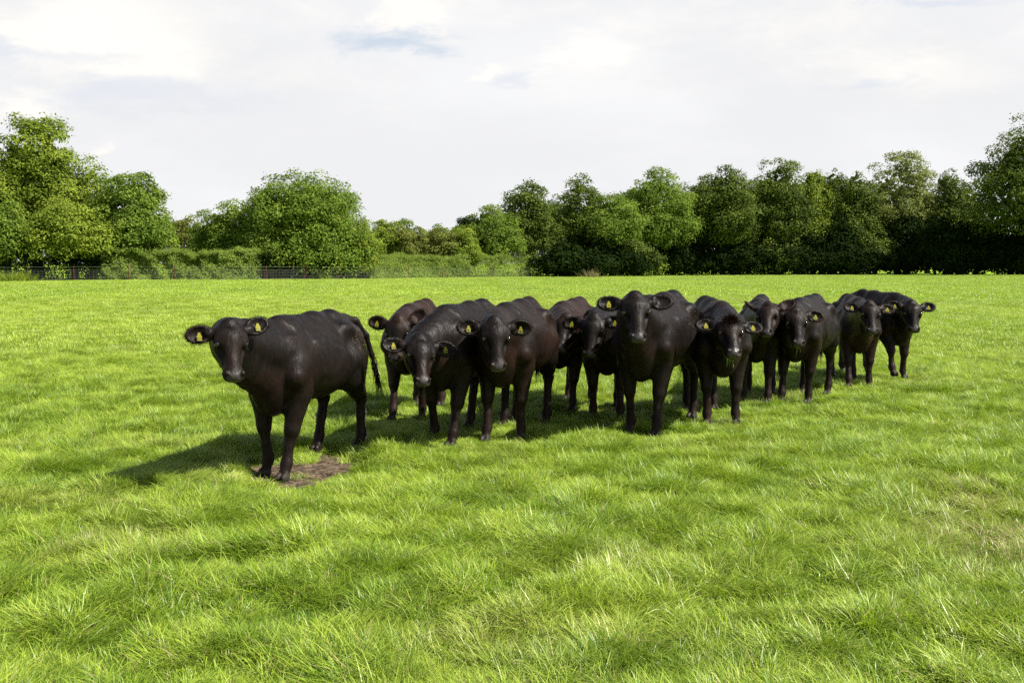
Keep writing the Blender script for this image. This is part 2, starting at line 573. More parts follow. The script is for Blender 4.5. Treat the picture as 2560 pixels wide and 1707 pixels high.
# ------------------------------------------------------------------ cattle: signed distance body
class Field:
    def __init__(self, lo, hi, h):
        self.h = h
        self.lo = np.array(lo, float)
        self.n = np.ceil((np.array(hi) - self.lo) / h).astype(int) + 1
        self.ax = [self.lo[i] + h * np.arange(self.n[i]) for i in range(3)]
        self.a = np.full(self.n, 0.35, np.float32)

    def _sub(self, lo, hi):
        s = []
        for i in range(3):
            a = max(0, int((lo[i] - self.lo[i]) / self.h) - 1)
            b = min(self.n[i], int((hi[i] - self.lo[i]) / self.h) + 2)
            if b <= a:
                return None
            s.append(slice(a, b))
        X = self.ax[0][s[0]][:, None, None]
        Y = self.ax[1][s[1]][None, :, None]
        Z = self.ax[2][s[2]][None, None, :]
        return tuple(s), X, Y, Z

    def comb(self, s, d, k, op='u'):
        a = self.a[s]
        if op == 'u':
            h = np.maximum(k - np.abs(a - d), 0) / k
            self.a[s] = np.minimum(a, d) - h * h * k * 0.25
        else:
            d = -d
            h = np.maximum(k - np.abs(a - d), 0) / k
            self.a[s] = np.maximum(a, d) + h * h * k * 0.25

    def ell(self, c, r, R=None, k=0.05, op='u'):
        c = np.asarray(c, float)
        r = np.asarray(r, float)
        R = np.eye(3) if R is None else np.asarray(R)   # columns = local axes in world
        ext = np.sqrt(((R * r[None, :]) ** 2).sum(1)) + k + 0.03
        q = self._sub(c - ext, c + ext)
        if q is None:
            return
        s, X, Y, Z = q
        X, Y, Z = X - c[0], Y - c[1], Z - c[2]
        k0 = 0
        k1 = 0
        for i in range(3):
            li = X * R[0, i] + Y * R[1, i] + Z * R[2, i]
            k0 = k0 + (li / r[i]) ** 2
            k1 = k1 + (li / r[i] ** 2) ** 2
        k0 = np.sqrt(k0)
        k1 = np.sqrt(k1) + 1e-6
        self.comb(s, (k0 * (k0 - 1.0) / k1).astype(np.float32), k, op)

    def cone(self, a, b, ra, rb, k=0.04, flat=None, op='u'):
        """tapered capsule; flat=(axis vector, factor) squeezes it along an axis"""
        a = np.asarray(a, float)
        b = np.asarray(b, float)
        m = max(ra, rb) + k + 0.03
        q = self._sub(np.minimum(a, b) - m, np.maximum(a, b) + m)
        if q is None:
            return
        s, X, Y, Z = q
        ab = b - a
        L2 = float(ab @ ab) + 1e-9
        PX, PY, PZ = X - a[0], Y - a[1], Z - a[2]
        t = np.clip((PX * ab[0] + PY * ab[1] + PZ * ab[2]) / L2, 0, 1)
        DX, DY, DZ = PX - t * ab[0], PY - t * ab[1], PZ - t * ab[2]
        if flat is not None:
            ax, f = flat
            ax = np.asarray(ax, float) / np.linalg.norm(ax)
            dd = DX * ax[0] + DY * ax[1] + DZ * ax[2]
            g = (1.0 / f - 1.0)
            DX, DY, DZ = DX + g * dd * ax[0], DY + g * dd * ax[1], DZ + g * dd * ax[2]
        d = np.sqrt(DX * DX + DY * DY + DZ * DZ) - (ra + (rb - ra) * t)
        self.comb(s, d.astype(np.float32), k, op)

    def cup(self, c, r, c2, r2, R, k=.02):
        """hollowed ellipsoid, carved before it is joined so it never bites the neck"""
        c = np.asarray(c, float)
        ext = np.sqrt(((R * np.asarray(r)[None, :]) ** 2).sum(1)) + k + 0.03
        q = self._sub(c - ext, c + ext)
        if q is None:
            return
        s, X, Y, Z = q
        ds = []
        for cc, rr in ((c, r), (c2, r2)):
            k0 = 0
            k1 = 0
            for i in range(3):
                li = (X - cc[0]) * R[0, i] + (Y - cc[1]) * R[1, i] + (Z - cc[2]) * R[2, i]
                k0 = k0 + (li / rr[i]) ** 2
                k1 = k1 + (li / rr[i] ** 2) ** 2
            k0 = np.sqrt(k0)
            ds.append(k0 * (k0 - 1) / (np.sqrt(k1) + 1e-6))
        d = np.maximum(ds[0], -ds[1])
        self.comb(s, d.astype(np.float32), k)

    def chain(self, pts, rad, k=0.04, flat=None):
        for i in range(len(pts) - 1):
            self.cone(pts[i], pts[i + 1], rad[i], rad[i + 1], k, flat)

    def surface(self):
        a = self.a
        ins = a < 0
        n0, n1, n2 = [x - 1 for x in a.shape]
        cnt = np.zeros((n0, n1, n2), np.int8)
        for dx in (0, 1):
            for dy in (0, 1):
                for dz in (0, 1):
                    cnt += ins[dx:dx + n0, dy:dy + n1, dz:dz + n2]
        act = (cnt > 0) & (cnt < 8)
        I = np.argwhere(act)
        idx = np.full(act.shape, -1, np.int32)
        idx[act] = np.arange(len(I))
        acc = np.zeros((len(I), 3))
        num = np.zeros(len(I))
        cr = [(x, y, z) for x in (0, 1) for y in (0, 1) for z in (0, 1)]
        for p in cr:
            for ax in range(3):
                if p[ax] == 0:
                    q = list(p)
                    q[ax] = 1
                    v0 = a[I[:, 0] + p[0], I[:, 1] + p[1], I[:, 2] + p[2]]
                    v1 = a[I[:, 0] + q[0], I[:, 1] + q[1], I[:, 2] + q[2]]
                    cross = (v0 < 0) != (v1 < 0)
                    t = np.where(cross, v0 / np.where(cross, v0 - v1, 1), 0)
                    pos = np.tile(np.array(p, float), (len(I), 1))
                    pos[:, ax] += t
                    acc += pos * cross[:, None]
                    num += cross
        V = (I + acc / num[:, None]) * self.h + self.lo
        F = []
        for ax in range(3):
            o1, o2 = [(1, 2), (2, 0), (0, 1)][ax]
            sl0 = [slice(None)] * 3
            sl1 = [slice(None)] * 3
            sl0[ax] = slice(0, -1)
            sl1[ax] = slice(1, None)
            e = ins[tuple(sl0)] != ins[tuple(sl1)]
            E = np.argwhere(e)
            ok = (E[:, o1] > 0) & (E[:, o2] > 0) & (E[:, o1] < act.shape[o1]) & (E[:, o2] < act.shape[o2])
            E = E[ok]
            flip = ins[E[:, 0], E[:, 1], E[:, 2]]
            q = []
            for (d1, d2) in ((1, 1), (0, 1), (0, 0), (1, 0)):
                C = E.copy()
                C[:, o1] -= d1
                C[:, o2] -= d2
                q.append(idx[C[:, 0], C[:, 1], C[:, 2]])
            Q = np.stack(q, 1)
            Q[~flip] = Q[~flip][:, ::-1]
            F.append(Q)
        F = np.concatenate(F)
        F = F[(F >= 0).all(1)]
        # light relaxation
        n = len(V)
        for it in range(1):
            S = np.zeros_like(V)
            c = np.zeros(n)
            for i in range(4):
                np.add.at(S, F[:, i], V[F[:, (i + 1) % 4]])
                np.add.at(c, F[:, i], 1)
                np.add.at(S, F[:, (i + 1) % 4], V[F[:, i]])
                np.add.at(c, F[:, (i + 1) % 4], 1)
            V = V * 0.5 + 0.5 * S / np.maximum(c, 1)[:, None]
        return V, F


def vnormals(V, F):
    n = np.cross(V[F[:, 2]] - V[F[:, 0]], V[F[:, 3]] - V[F[:, 1]])
    N_ = np.zeros_like(V)
    for i in range(4):
        np.add.at(N_, F[:, i], n)
    return N_ / (np.linalg.norm(N_, axis=1)[:, None] + 1e-12)


def unit(v):
    v = np.asarray(v, float)
    return v / (np.linalg.norm(v) + 1e-12)


def rotaxis(ax, a):
    return np.array(Matrix.Rotation(a, 3, Vector(ax)))


def bez(p0, p1, p2, p3, t):
    return (1 - t) ** 3 * p0 + 3 * (1 - t) ** 2 * t * p1 + 3 * (1 - t) * t * t * p2 + t ** 3 * p3


def strands(P, D, L, W_, side=None, nseg=1, droop=0.0, rng=None):
    """hair ribbons: roots P, unit directions D, lengths L, widths -> V,F tris(as quads when nseg>1)"""
    n = len(P)
    if side is None:
        ref = rng.normal(size=(n, 3))
        side = np.cross(D, ref)
        side /= np.linalg.norm(side, axis=1)[:, None] + 1e-9
    if nseg == 1:
        V = np.stack([P - side * W_[:, None] / 2, P + side * W_[:, None] / 2, P + D * L[:, None]], 1).reshape(-1, 3)
        F = np.arange(n * 3).reshape(-1, 3)
        return V, F, 3
    rows = []
    p = P.copy()
    d = D.copy()
    for i in range(nseg + 1):
        w = W_ * (1 - 0.85 * i / nseg)
        rows.append(p - side * w[:, None] / 2)
        rows.append(p + side * w[:, None] / 2)
        p = p + d * (L / nseg)[:, None]
        d = d + np.array([0, 0, -droop])
        d /= np.linalg.norm(d, axis=1)[:, None]
    V = np.stack(rows, 1).reshape(-1, 3)
    k = 2 * (nseg + 1)
    base = (np.arange(n) * k)[:, None]
    F = []
    for i in range(nseg):
        F.append(base + np.array([2 * i, 2 * i + 1, 2 * i + 3, 2 * i + 2]))
    return V, np.concatenate(F), k


FONT = {'0': 'abcdef', '1': 'bc', '2': 'abged', '3': 'abgcd', '4': 'fgbc', '5': 'afgcd', '6': 'afgedc', '7': 'abc', '8': 'abcdefg', '9': 'abcdfg'}
SEG = {'a': (0, 1, 1, 0), 'g': (0, 0, 1, 0), 'd': (0, -1, 1, 0), 'f': (-.5, .5, 0, 1), 'b': (.5, .5, 0, 1), 'e': (-.5, -.5, 0, 1), 'c': (.5, -.5, 0, 1)}


def build_cow(spec):
    """spec: scale, yaw (deg left of facing the camera), front feet midpoint, head pose, legs ..."""
    rng = np.random.default_rng(spec.get('seed', 1))
    s = spec['s']
    th = math.radians(spec['turn'])
    head_dir = np.array([-math.sin(th), -math.cos(th), 0])
    yaw = math.atan2(head_dir[1], head_dir[0])
    fx, fy = spec['feet']
    org = np.array([fx, fy, 0]) - 0.38 * s * head_dir
    gz0 = gz1(org[0], org[1]) + spec.get('dz', 0.0)
    org[2] = gz0
    Rw = np.array([[math.cos(yaw), -math.sin(yaw), 0], [math.sin(yaw), math.cos(yaw), 0], [0, 0, 1]])

    def loc(p):
        return Rw.T @ (np.asarray(p, float) - org) / s

    # --- head frame in local space
    poll = loc(spec['poll'])
    muz = loc(spec['muzzle'])
    uax = unit(muz - poll)
    hs = spec.get('hs', 1.0) * .95
    up = np.array([0, 0, 1.0])
    wax = unit(up - (up @ uax) * uax)
    if 'face' in spec:      # explicit world direction the face turns to
        fdir = Rw.T @ unit(spec['face'])
        wax = unit(fdir - (fdir @ uax) * uax)
    wax = rotaxis(uax, math.radians(spec.get('roll', 0))) @ wax
    vax = np.cross(wax, uax)      # animal's left/right
    H = np.stack([uax, vax, wax], 1)
    # poll given = top of head silhouette; shift down a touch to the frame origin
    hp = poll + uax * 0.035 * hs

    def h(u_, v_, w_):
        return hp + hs * (uax * u_ + vax * v_ + wax * w_)

    hh = spec.get('h', 0.0115)
    ext = [hp + 0.0, h(.5, 0, 0), h(0, .38, 0), h(0, -.38, 0), np.array([-1.05, -.48, -0.03]), np.array([.75, .48, 1.36]), h(0, 0, .12), h(.05, .3, .1), h(.05, -.3, .1)]
    if 'tail' in spec:
        ext += [np.array(t) for t in spec['tail']]
    lo = np.min(ext, 0) - 0.06
    hi = np.max(ext, 0) + 0.06
    lo[2] = -0.03
    Fd = Field(lo, hi, hh)
    fat = spec.get('fat', 1.0)
    # --- trunk
    Fd.ell((-0.08, 0, .885), (.56, .285 * fat, .305), k=.08)
    Fd.ell((-0.18, 0, .800), (.42, .290 * fat, .240), k=.10)
    Fd.ell((.28, 0, .89), (.33, .205 * fat, .325), k=.10)
    Fd.ell((-.54, 0, .98), (.27, .230 * fat, .210), k=.10)
    Fd.ell((.46, 0, .74), (.155, .150, .215), k=.10)
    Fd.cone((.43, 0, .570), (.12, 0, .570), .065, .065, k=.10)
    pk = spec.get('peak', .02)
    Fd.cone((.34, 0, 1.185), (-.20, 0, 1.180 + pk * .4), .040, .038, k=.15)
    Fd.cone((-.20, 0, 1.180 + pk * .4), (-.48, 0, 1.190 + pk), .038, .036, k=.15)
    Fd.cone((-.48, 0, 1.190 + pk), (-.74, 0, 1.160), .036, .045, k=.13)
    for sy in (-1, 1):
        Fd.ell((.37, sy * .155 * fat, .87), (.130, .088, .25), rotaxis((0, 1, 0), math.radians(14)), k=.06)
        Fd.cone((.30, sy * .10, 1.12), (.44, sy * .20, .80), .06, .085, k=.05)
        Fd.ell((-.44, sy * .192 * fat, 1.105), (.075, .045, .040), k=.11)          # hook bone
        Fd.ell((-.80, sy * .095, 1.04), (.05, .045, .05), k=.08)          # pin bone
        Fd.ell((-.60, sy * .155 * fat, .87), (.185, .095, .25), rotaxis((0, 1, 0), math.radians(-8)), k=.07)
        Fd.ell((-.30, sy * .28 * fat, 1.06), (.10, .012, .05), k=.09, op='s')   # flank hollow
        for rb in range(5):      # ribs
            x0 = .13 - rb * .085
            Fd.cone((x0, sy * .222 * fat, 1.03), (x0 - .05, sy * .258 * fat, .80), .010, .012, k=.07)
    # --- legs: joint chains
    legs = spec.get('legs', ((0, 0), (0, 0), (0, 0), (0, 0)))
    li = 0
    hoof = []
    gl = lambda x, y: 0.0
    for front in (1, 0):
        for sy in (1, -1):
            ddx, ddy = legs[li][0], legs[li][1]
            lift = legs[li][2] if len(legs[li]) > 2 else 0.0
            # ground height under this hoof
            if front:
                fxl, fyl = .385 + ddx, sy * .145 + ddy
            else:
                fxl, fyl = -.625 + ddx, sy * .15 + ddy
            wp = org + s * (Rw @ np.array([fxl, fyl, 0]))
            gzl = float(np.clip((gz1(wp[0], wp[1]) - org[2]) / s, -0.09, 0.09)) + lift * .6
            if front:
                j = [(.36, sy * .16, .86), (.31 + .1 * ddx, sy * .165, .68), (.36 + .45 * ddx + .9 * lift * .3, sy * .15 + .4 * ddy, .385 + lift * .35),
                     (.372 + .7 * ddx - .4 * lift * .3, sy * .145 + .7 * ddy, .25 + gzl * .6), (fxl - .01 - lift * .30, fyl, .125 + gzl), (fxl + .015 - lift * .30, fyl, .07 + gzl)]
                r = [.13, .10, .062, .043, .050, .044]
                Fd.chain(j[:3], [.125, .100, .055], k=.05)
                Fd.cone((j[1][0] + .01, j[1][1], j[1][2] - .04), (j[2][0] - .01, j[2][1], j[2][2] + .05), .088, .050, k=.03)
                Fd.ell(j[2], (.053, .051, .060), k=.025)
                Fd.chain(j[2:], [.049, .036, .045, .040], k=.02)
            else:
                hk = (-.70 + .45 * ddx, sy * .155 + .5 * ddy, .48 + gzl * .3)
                j = [(-.47, sy * .17, .84), (-.50 + .1 * ddx, sy * .175, .70), (-.62 + .35 * ddx, sy * .16 + .3 * ddy, .57), hk,
                     (-.675 + .75 * ddx, sy * .15 + .75 * ddy, .30 + gzl * .7), (-.655 + ddx, fyl, .135 + gzl), (-.625 + ddx, fyl, .07 + gzl)]
                Fd.chain(j[:4], [.15, .120, .074, .047], k=.05)
                Fd.cone((-.76, sy * .13, .86), (hk[0] - .02, hk[1], hk[2] + .05), .088, .026, k=.05)
                Fd.ell((hk[0], hk[1], hk[2] - .005), (.060, .047, .066), k=.025)
                Fd.chain(j[3:], [.045, .037, .046, .040], k=.02)
            hx = j[-1][0] + .022
            hf = np.array([hx, fyl, .028 + gzl])
            for q in (-1, 1):
                Fd.ell(hf + np.array([.01, q * .024, 0]), (.056, .025, .040), k=.012)
            hoof.append((hf, gzl))
            li += 1
    # udder / sheath hint
    Fd.ell((-.42, 0, .66), (.16, .12, .07), k=.06)
    # --- neck
    crest = [np.array([.26, 0, 1.10]), np.array([.42, 0, 1.13])]
    t_b = h(.02, 0, -.115)
    th0 = np.array([.50, 0, .80])
    t_t = h(.15, 0, -.165)
    mid0 = np.array([.40, 0, .97])
    t_m = h(.07, 0, -.14)
    out_dir = -wax * .8 - uax * .25 if spec.get('backneck', False) else None
    ts = np.linspace(0, 1, 7)

    def curve(a0, d0, b0, d1):
        return [bez(a0, a0 + d0, b0 + d1, b0, t) for t in ts]
    bk = unit(-uax * .35 - wax * .9)
    Ln = np.linalg.norm(t_m - mid0)
    c1 = curve(crest[1] + np.array([-.08, 0, -.03]), np.array([.4 * Ln, 0, .06]), t_b, bk * .22 * Ln)
    c2 = curve(th0, np.array([.35 * Ln, 0, .02]), t_t, bk * .18 * Ln)
    c3 = curve(mid0, np.array([.4 * Ln, 0, .03]), t_m, bk * .22 * Ln)
    lw = lambda a_, b_: [a_ + (b_ - a_) * t for t in ts]
    Fd.chain(c1, lw(.090, .070), k=.06)
    Fd.chain(c3, lw(.170, .100), k=.07)
    Fd.chain(c2, lw(.115, .068), k=.07)
    Fd.chain([p_ + np.array([0, 0, -.07]) for p_ in c2[:5]], lw(.05, .03), k=.08)      # dewlap
    # --- head
    E = lambda c_, r_, k=.03, op='u', R=None: Fd.ell(h(*c_), np.array(r_) * hs, H if R is None else H @ R, k, op)
    hw_ = spec.get('hw', 1.0)
    E((.110, 0, -.085), (.120, .120 * hw_, .100), .04)
    E((.115, 0, -.045), (.115, .106 * hw_, .050), .03)
    E((-.005, 0, -.052), (.050, .052, .048), .055)
    Fd.cone(h(.13, 0, -.050), h(.385, 0, -.052), .072 * hs, .046 * hs, .035, (vax, 1.12))
    Fd.cone(h(.16, 0, -.125), h(.39, 0, -.088), .075 * hs, .050 * hs, .04)
    for q in (-1, 1):
        E((.150, q * .056, -.140), (.120, .056, .080), .04)
        E((.130, q * .108 * hw_, -.044), (.050, .026, .026), .022)          # brow
        Fd.cone(h(.195, q * .102 * hw_, -.070), h(.310, q * .064, -.082), .026 * hs, .018 * hs, .025)        # cheekbone ridge
        Fd.cone(h(.12, q * .048, -.185), h(.37, q * .024, -.115), .050 * hs, .034 * hs, .035)
        E((.085, q * .078 * hw_, -.055), (.050, .034, .036), .03)
        E((.255, q * .092, -.048), (.065, .026, .028), .025, 's')      # groove beside nose bridge
    E((.405, 0, -.072), (.060, .082, .056), .025)
    E((.436, 0, -.052), (.032, .070, .036), .015)
    E((.400, 0, -.128), (.050, .050, .030), .015)
    for q in (-1, 1):
        Fd.ell(h(.448, q * .052, -.034), np.array([.020, .018, .016]) * hs, H, .008, 's')      # nostril
        E((.446, q * .046, -.066), (.018, .026, .014), .012)
        E((.420, q * .062, -.014), (.022, .014, .010), .012)
        E((.165, q * .136 * hw_, -.055), (.026, .022, .019), .012, 's')      # socket
        E((.148, q * .124 * hw_, -.048), (.026, .012, .010), .010)      # upper lid
        E((.184, q * .120 * hw_, -.062), (.022, .010, .007), .008)      # lower lid
        Fd.cone(h(.440, q * .01, -.106), h(.355, q * .076, -.112), .007 * hs, .007 * hs, .008, None, 's')   # mouth line
    # --- ears
    ears = []
    earp = spec.get('ears', ((12, 0), (12, 0)))      # per side: (lift degrees, turn)
    for q, (lift, turn_) in zip((1, -1), earp):
        lr, tr_ = math.radians(lift), math.radians(turn_)
        # ear axis outwards (v), lifted towards -u; opening faces w
        e1 = unit(vax * q * math.cos(lr) - uax * math.sin(lr) - wax * spec.get('earback', .02))
        e3 = unit(wax + 0.15 * uax)
        e3 = rotaxis(e1, tr_ * q) @ unit(e3 - (e3 @ e1) * e1)
        e2 = np.cross(e3, e1)
        Re = np.stack([e1, e2, e3], 1)
        base = h(.048, q * .108, -.085)
        Fd.cone(base - e1 * .02, base + e1 * .05, .034 * hs, .036 * hs, .02)
        ec = base + e1 * .122 * hs
        Fd.cup(ec, np.array([.112, .074, .036]) * hs, ec + e3 * .030 * hs + e1 * .002, np.array([.098, .062, .042]) * hs, Re, .02)
        ears.append((ec, e1, e2, e3))
    # --- tail
    tail = spec.get('tail', [(-.79, 0, 1.14), (-.86, 0, 1.05), (-.875, 0, .80), (-.865, 0, .55)])
    tail = [np.array(t, float) for t in tail]
    Fd.chain(tail, [.045, .032, .024] + [.018] * (len(tail) - 3), k=.03)
    V, F = Fd.surface()
    V[:, 2] = np.maximum(V[:, 2], -0.095)
    Nn = vnormals(V, F)
    # neck folds and fine muscle relief
    wr = np.sin(V[:, 0] * 60 + V[:, 2] * 18 + 5 * fbm(V[:, 0] * 4, V[:, 2] * 4, 3))
    neckm = sstep(V[:, 0], .40, .60) * sstep(V[:, 2], .7, .9) * (np.linalg.norm(V - h(.15, 0, -.05), axis=1) > .27 * hs)
    V = V + Nn * (0.0006 * wr * neckm)[:, None]
    V = V + Nn * (0.009 * (fbm(V[:, 0] * 17 + V[:, 1] * 9, V[:, 2] * 9 - V[:, 1] * 7, 77, 2) - .5))[:, None]
    V = V + Nn * (0.012 * (fbm(V[:, 0] * 5 + V[:, 1] * 3, V[:, 2] * 5, 31, 2) - .5))[:, None]
    # --- zones
    bro = spec.get('brown', 0.25)
    brown = bro * sstep(fbm(V[:, 0] * 3 + 9 * spec.get('seed', 1), V[:, 2] * 3 + V[:, 1], 8), .45, .7)
    legz = sstep(V[:, 2], .75, .45) * .35 + sstep(np.abs(V[:, 2] - .75), .18, .0) * sstep(V[:, 0], .1, .3) * .5
    brown = np.clip(brown + legz * (0.5 + bro) + spec.get('rump', 0) * sstep(V[:, 2], 1.0, 1.15), 0, 1)
    dmz = np.linalg.norm((V - h(.445, 0, -.045)) / np.array([1, 1, 1]), axis=1)
    bare = sstep(dmz, .070 * hs, .045 * hs) * (((V - h(.42, 0, 0)) @ wax) > -.09)
    horn = sstep(V[:, 2], .075, .05)
    zone = np.stack([brown, bare, horn], 1)
    root = empty('cow', org, yaw, s)
    tag(root, spec['label'], 'cow', 'black cattle standing in a loose line')
    body = link('body', make_mesh('body', V, F, M_COAT, True, {'zone': zone}), root)
    # --- eyes
    for q in (-1, 1):
        c_ = h(.168, q * .107 * hw_, -.046)
        sp = Soup()
        lat = np.linspace(0, math.pi, 9)
        lon = np.linspace(0, 2 * math.pi, 13)[:-1]
        vv_ = np.array([[math.sin(a) * math.cos(b_), math.sin(a) * math.sin(b_), math.cos(a)] for a in lat for b_ in lon]) * .025 * hs
        ff = [(i * 12 + j, i * 12 + (j + 1) % 12, (i + 1) * 12 + (j + 1) % 12, (i + 1) * 12 + j) for i in range(8) for j in range(12)]
        sp.add(vv_ + c_, ff)
        link('eye', sp.mesh('eye', M_EYE, True), root)
    # --- ear tags
    tags_ = spec.get('tags', ('l', 'r'))
    for side, (ec, e1, e2, e3) in zip(('l', 'r'), ears):
        if side not in tags_:
            continue
        dn = unit(np.array([0, 0, -1.0]) - (np.array([0, 0, -1.0]) @ e3) * e3 * .8)
        sd_ = unit(np.cross(dn, e3))
        nrm = unit(np.cross(sd_, dn))
        if nrm @ e3 < 0:
            nrm = -nrm
        if (np.cross(dn, nrm) @ sd_) > 0:
            sd_ = -sd_
        c0 = ec + e3 * .022 * hs + e1 * .005 + dn * (.004)
        wv, hv, tk = .0175, .020, .0016
        prof = [(-.007, -.016), (.007, -.016), (.011, .000), (wv, .010), (wv, .010 + 2 * hv - .010), (-wv, .010 + 2 * hv - .010), (-wv, .010), (-.011, .000)]
        v_ = []
        for zz in (tk, -tk):
            for (a_, b_) in prof:
                v_.append(c0 + sd_ * a_ + dn * b_ + nrm * (zz + .006 * (b_ / .06)))
        n_ = len(prof)
        me = bpy.data.meshes.new('ear_tag')
        faces = [tuple(range(n_)), tuple(range(2 * n_ - 1, n_ - 1, -1))] + [(i, n_ + i, n_ + (i + 1) % n_, (i + 1) % n_) for i in range(n_)]
        me.from_pydata([tuple(x) for x in v_], [], faces)
        me.materials.append(M_TAG)
        to = link('ear_tag', me, root)
        num = spec.get('num', '781')
        sp = Soup()
        dw, dh, lwid = .0072, .0078, .0024
        x0 = -(len(num) - 1) * .5 * .0118
        for ci, ch in enumerate(num):
            for sg in FONT[ch]:
                ax_, ay_, hx_, hy_ = SEG[sg]
                cx_ = x0 + ci * .0118 + ax_ * dw
                cy_ = .027 - ay_ * dh
                sx_ = (dw + lwid) / 2 if hx_ else lwid / 2
                sy_ = (dh + lwid) / 2 if hy_ else lwid / 2
                if sg in 'agd':
                    cx_ = x0 + ci * .0118
                q_ = [c0 + sd_ * (cx_ + a_ * sx_) * -1 * -1 + dn * (cy_ + b_ * sy_) + nrm * (tk + .0012 + .006 * ((cy_ + b_ * sy_) / .06)) for (a_, b_) in ((-1, -1), (1, -1), (1, 1), (-1, 1))]
                sp.add(np.array(q_), [(0, 1, 2, 3)])
        pr = link('tag_number', sp.mesh('tag_number', M_PRINT), to)
    # --- coat hair
    ncoat = int(spec.get('hair', 9000) * 2.2)
    ii = rng.integers(0, len(V), ncoat)
    Pn = V[ii]
    Nv = Nn[ii]
    dh_ = np.linalg.norm(Pn - h(.2, 0, -.06), axis=1)
    flow = np.tile(np.array([-1.0, 0, -.55]), (ncoat, 1))
    flow[Pn[:, 2] < .62] = (-.25, 0, -1)
    onhead = dh_ < .26 * hs
    flow[onhead] = unit(-uax * -.2 + uax * .6)
    flow = flow + rng.normal(size=(ncoat, 3)) * .28
    flow -= (flow * Nv).sum(1)[:, None] * Nv
    flow /= np.linalg.norm(flow, axis=1)[:, None] + 1e-9
    dirs = flow * .93 + Nv * (.24 + .20 * rng.random(ncoat))[:, None]
    dirs /= np.linalg.norm(dirs, axis=1)[:, None]
    side_ = np.cross(dirs, Nv)
    side_ /= np.linalg.norm(side_, axis=1)[:, None] + 1e-9
    L_ = rng.uniform(.014, .032, ncoat) * spec.get('furlen', 1.0)
    okh = (dmz[ii] > .09 * hs) & (Pn[:, 2] > .09)
    Vh, Fh, k_ = strands(Pn[okh] + Nv[okh] * -.002, dirs[okh], L_[okh], np.full(okh.sum(), .0016), side_[okh])
    tt = np.repeat(np.clip(rng.random(okh.sum()) * .6 + .5 * zone[ii][okh][:, 0], 0, 1), 3)
    link('coat_hair', make_mesh('coat_hair', Vh, Fh, M_HAIR if bro < .5 else M_HAIRB, False, {'tint': tt}), root)['kind'] = 'stuff'
    # --- poll tuft + forehead hair
    nt = int(spec.get('tuft', 330) * 2.4)
    a_ = rng.normal(size=(nt, 2)) * np.array([.045, .042])
    pts = np.array([h(.02 + abs(x) * .9 * hs * .9, y * .9, .018 - .35 * y * y / .05 - .02) for x, y in a_])
    jit = rng.normal(size=(nt, 3)) * .35
    ds = wax * .55 + uax * spec.get('tuftdir', .65) + jit
    ds /= np.linalg.norm(ds, axis=1)[:, None]
    Vh, Fh, k_ = strands(pts, ds, rng.uniform(.02, .05, nt) * spec.get('tuftlen', 1.0), np.full(nt, .0026), None, 3, .25, rng)
    link('poll_hair', make_mesh('poll_hair', Vh, Fh, M_HAIRB if bro >= .3 else M_HAIR, False, {'tint': np.repeat(rng.random(nt), k_)}), root)['kind'] = 'stuff'
    # --- ear fringe
    Vs, Fs, off, ts_ = [], [], 0, []
    for (ec, e1, e2, e3) in ears:
        ne = spec.get('fringe', 1300)
        an = rng.uniform(-2.7, 2.7, ne)
        rim = np.array([ec + hs * (e1 * .105 * math.cos(a) + e2 * .068 * math.sin(a)) for a in an])
        dd = np.array([e1 * (math.cos(a) + .3) + e2 * math.sin(a) for a in an]) + rng.normal(size=(ne, 3)) * .3 + e3 * .15
        dd /= np.linalg.norm(dd, axis=1)[:, None]
        v1, f1, k1 = strands(rim - dd * .006, dd, rng.uniform(.008, .030, ne), np.full(ne, .0016), None, 2, .05, rng)
        Vs.append(v1)
        Fs.append(f1 + off)
        off += len(v1)
        ts_.append(np.repeat(rng.random(ne), k1))
    fm = M_HAIRR if spec.get('russet') else M_HAIRB
    link('ear_hair', make_mesh('ear_hair', np.concatenate(Vs), np.concatenate(Fs), fm, False, {'tint': np.concatenate(ts_)}), root)['kind'] = 'stuff'
    # --- tail switch
    tip = tail[-1]
    tp = tail[-2]
    td = unit(tip - tp)
    nn_ = 160
    tpos = rng.random(nn_)
    pts = tp + (tip - tp) * tpos[:, None] + rng.normal(size=(nn_, 3)) * .012
    dd = td + rng.normal(size=(nn_, 3)) * .14
    dd /= np.linalg.norm(dd, axis=1)[:, None]
    v1, f1, k1 = strands(pts, dd, rng.uniform(.10, .24, nn_), np.full(nn_, .006), None, 5, .08, rng)
    link('tail_switch', make_mesh('tail_switch', v1, f1, M_HAIR, False, {'tint': np.repeat(rng.random(nn_) * .5, k1)}), root)['kind'] = 'stuff'
    # --- straw flecks stuck on the coat
    nf = spec.get('flecks', 0)
    if nf:
        cx, cy, cz, rad = spec['fleckat']
        dsel = np.linalg.norm((V - np.array([cx, cy, cz])) / rad, axis=1)
        cand = np.where(dsel < 1)[0]
        jj = rng.choice(cand, nf)
        dirs = rng.normal(size=(nf, 3))
        dirs -= (dirs * Nn[jj]).sum(1)[:, None] * Nn[jj]
        dirs /= np.linalg.norm(dirs, axis=1)[:, None] + 1e-9
        sd2 = np.cross(dirs, Nn[jj])
        Vf, Ff, _ = strands(V[jj] + Nn[jj] * .007, dirs, rng.uniform(.008, .022, nf) * spec.get('flecklen', 1), np.full(nf, .005), sd2)
        link('straw_flecks', make_mesh('straw_flecks', Vf, Ff, M_STRAW, False), root)['kind'] = 'stuff'
    return root, (V, h, ears, org, Rw, s)


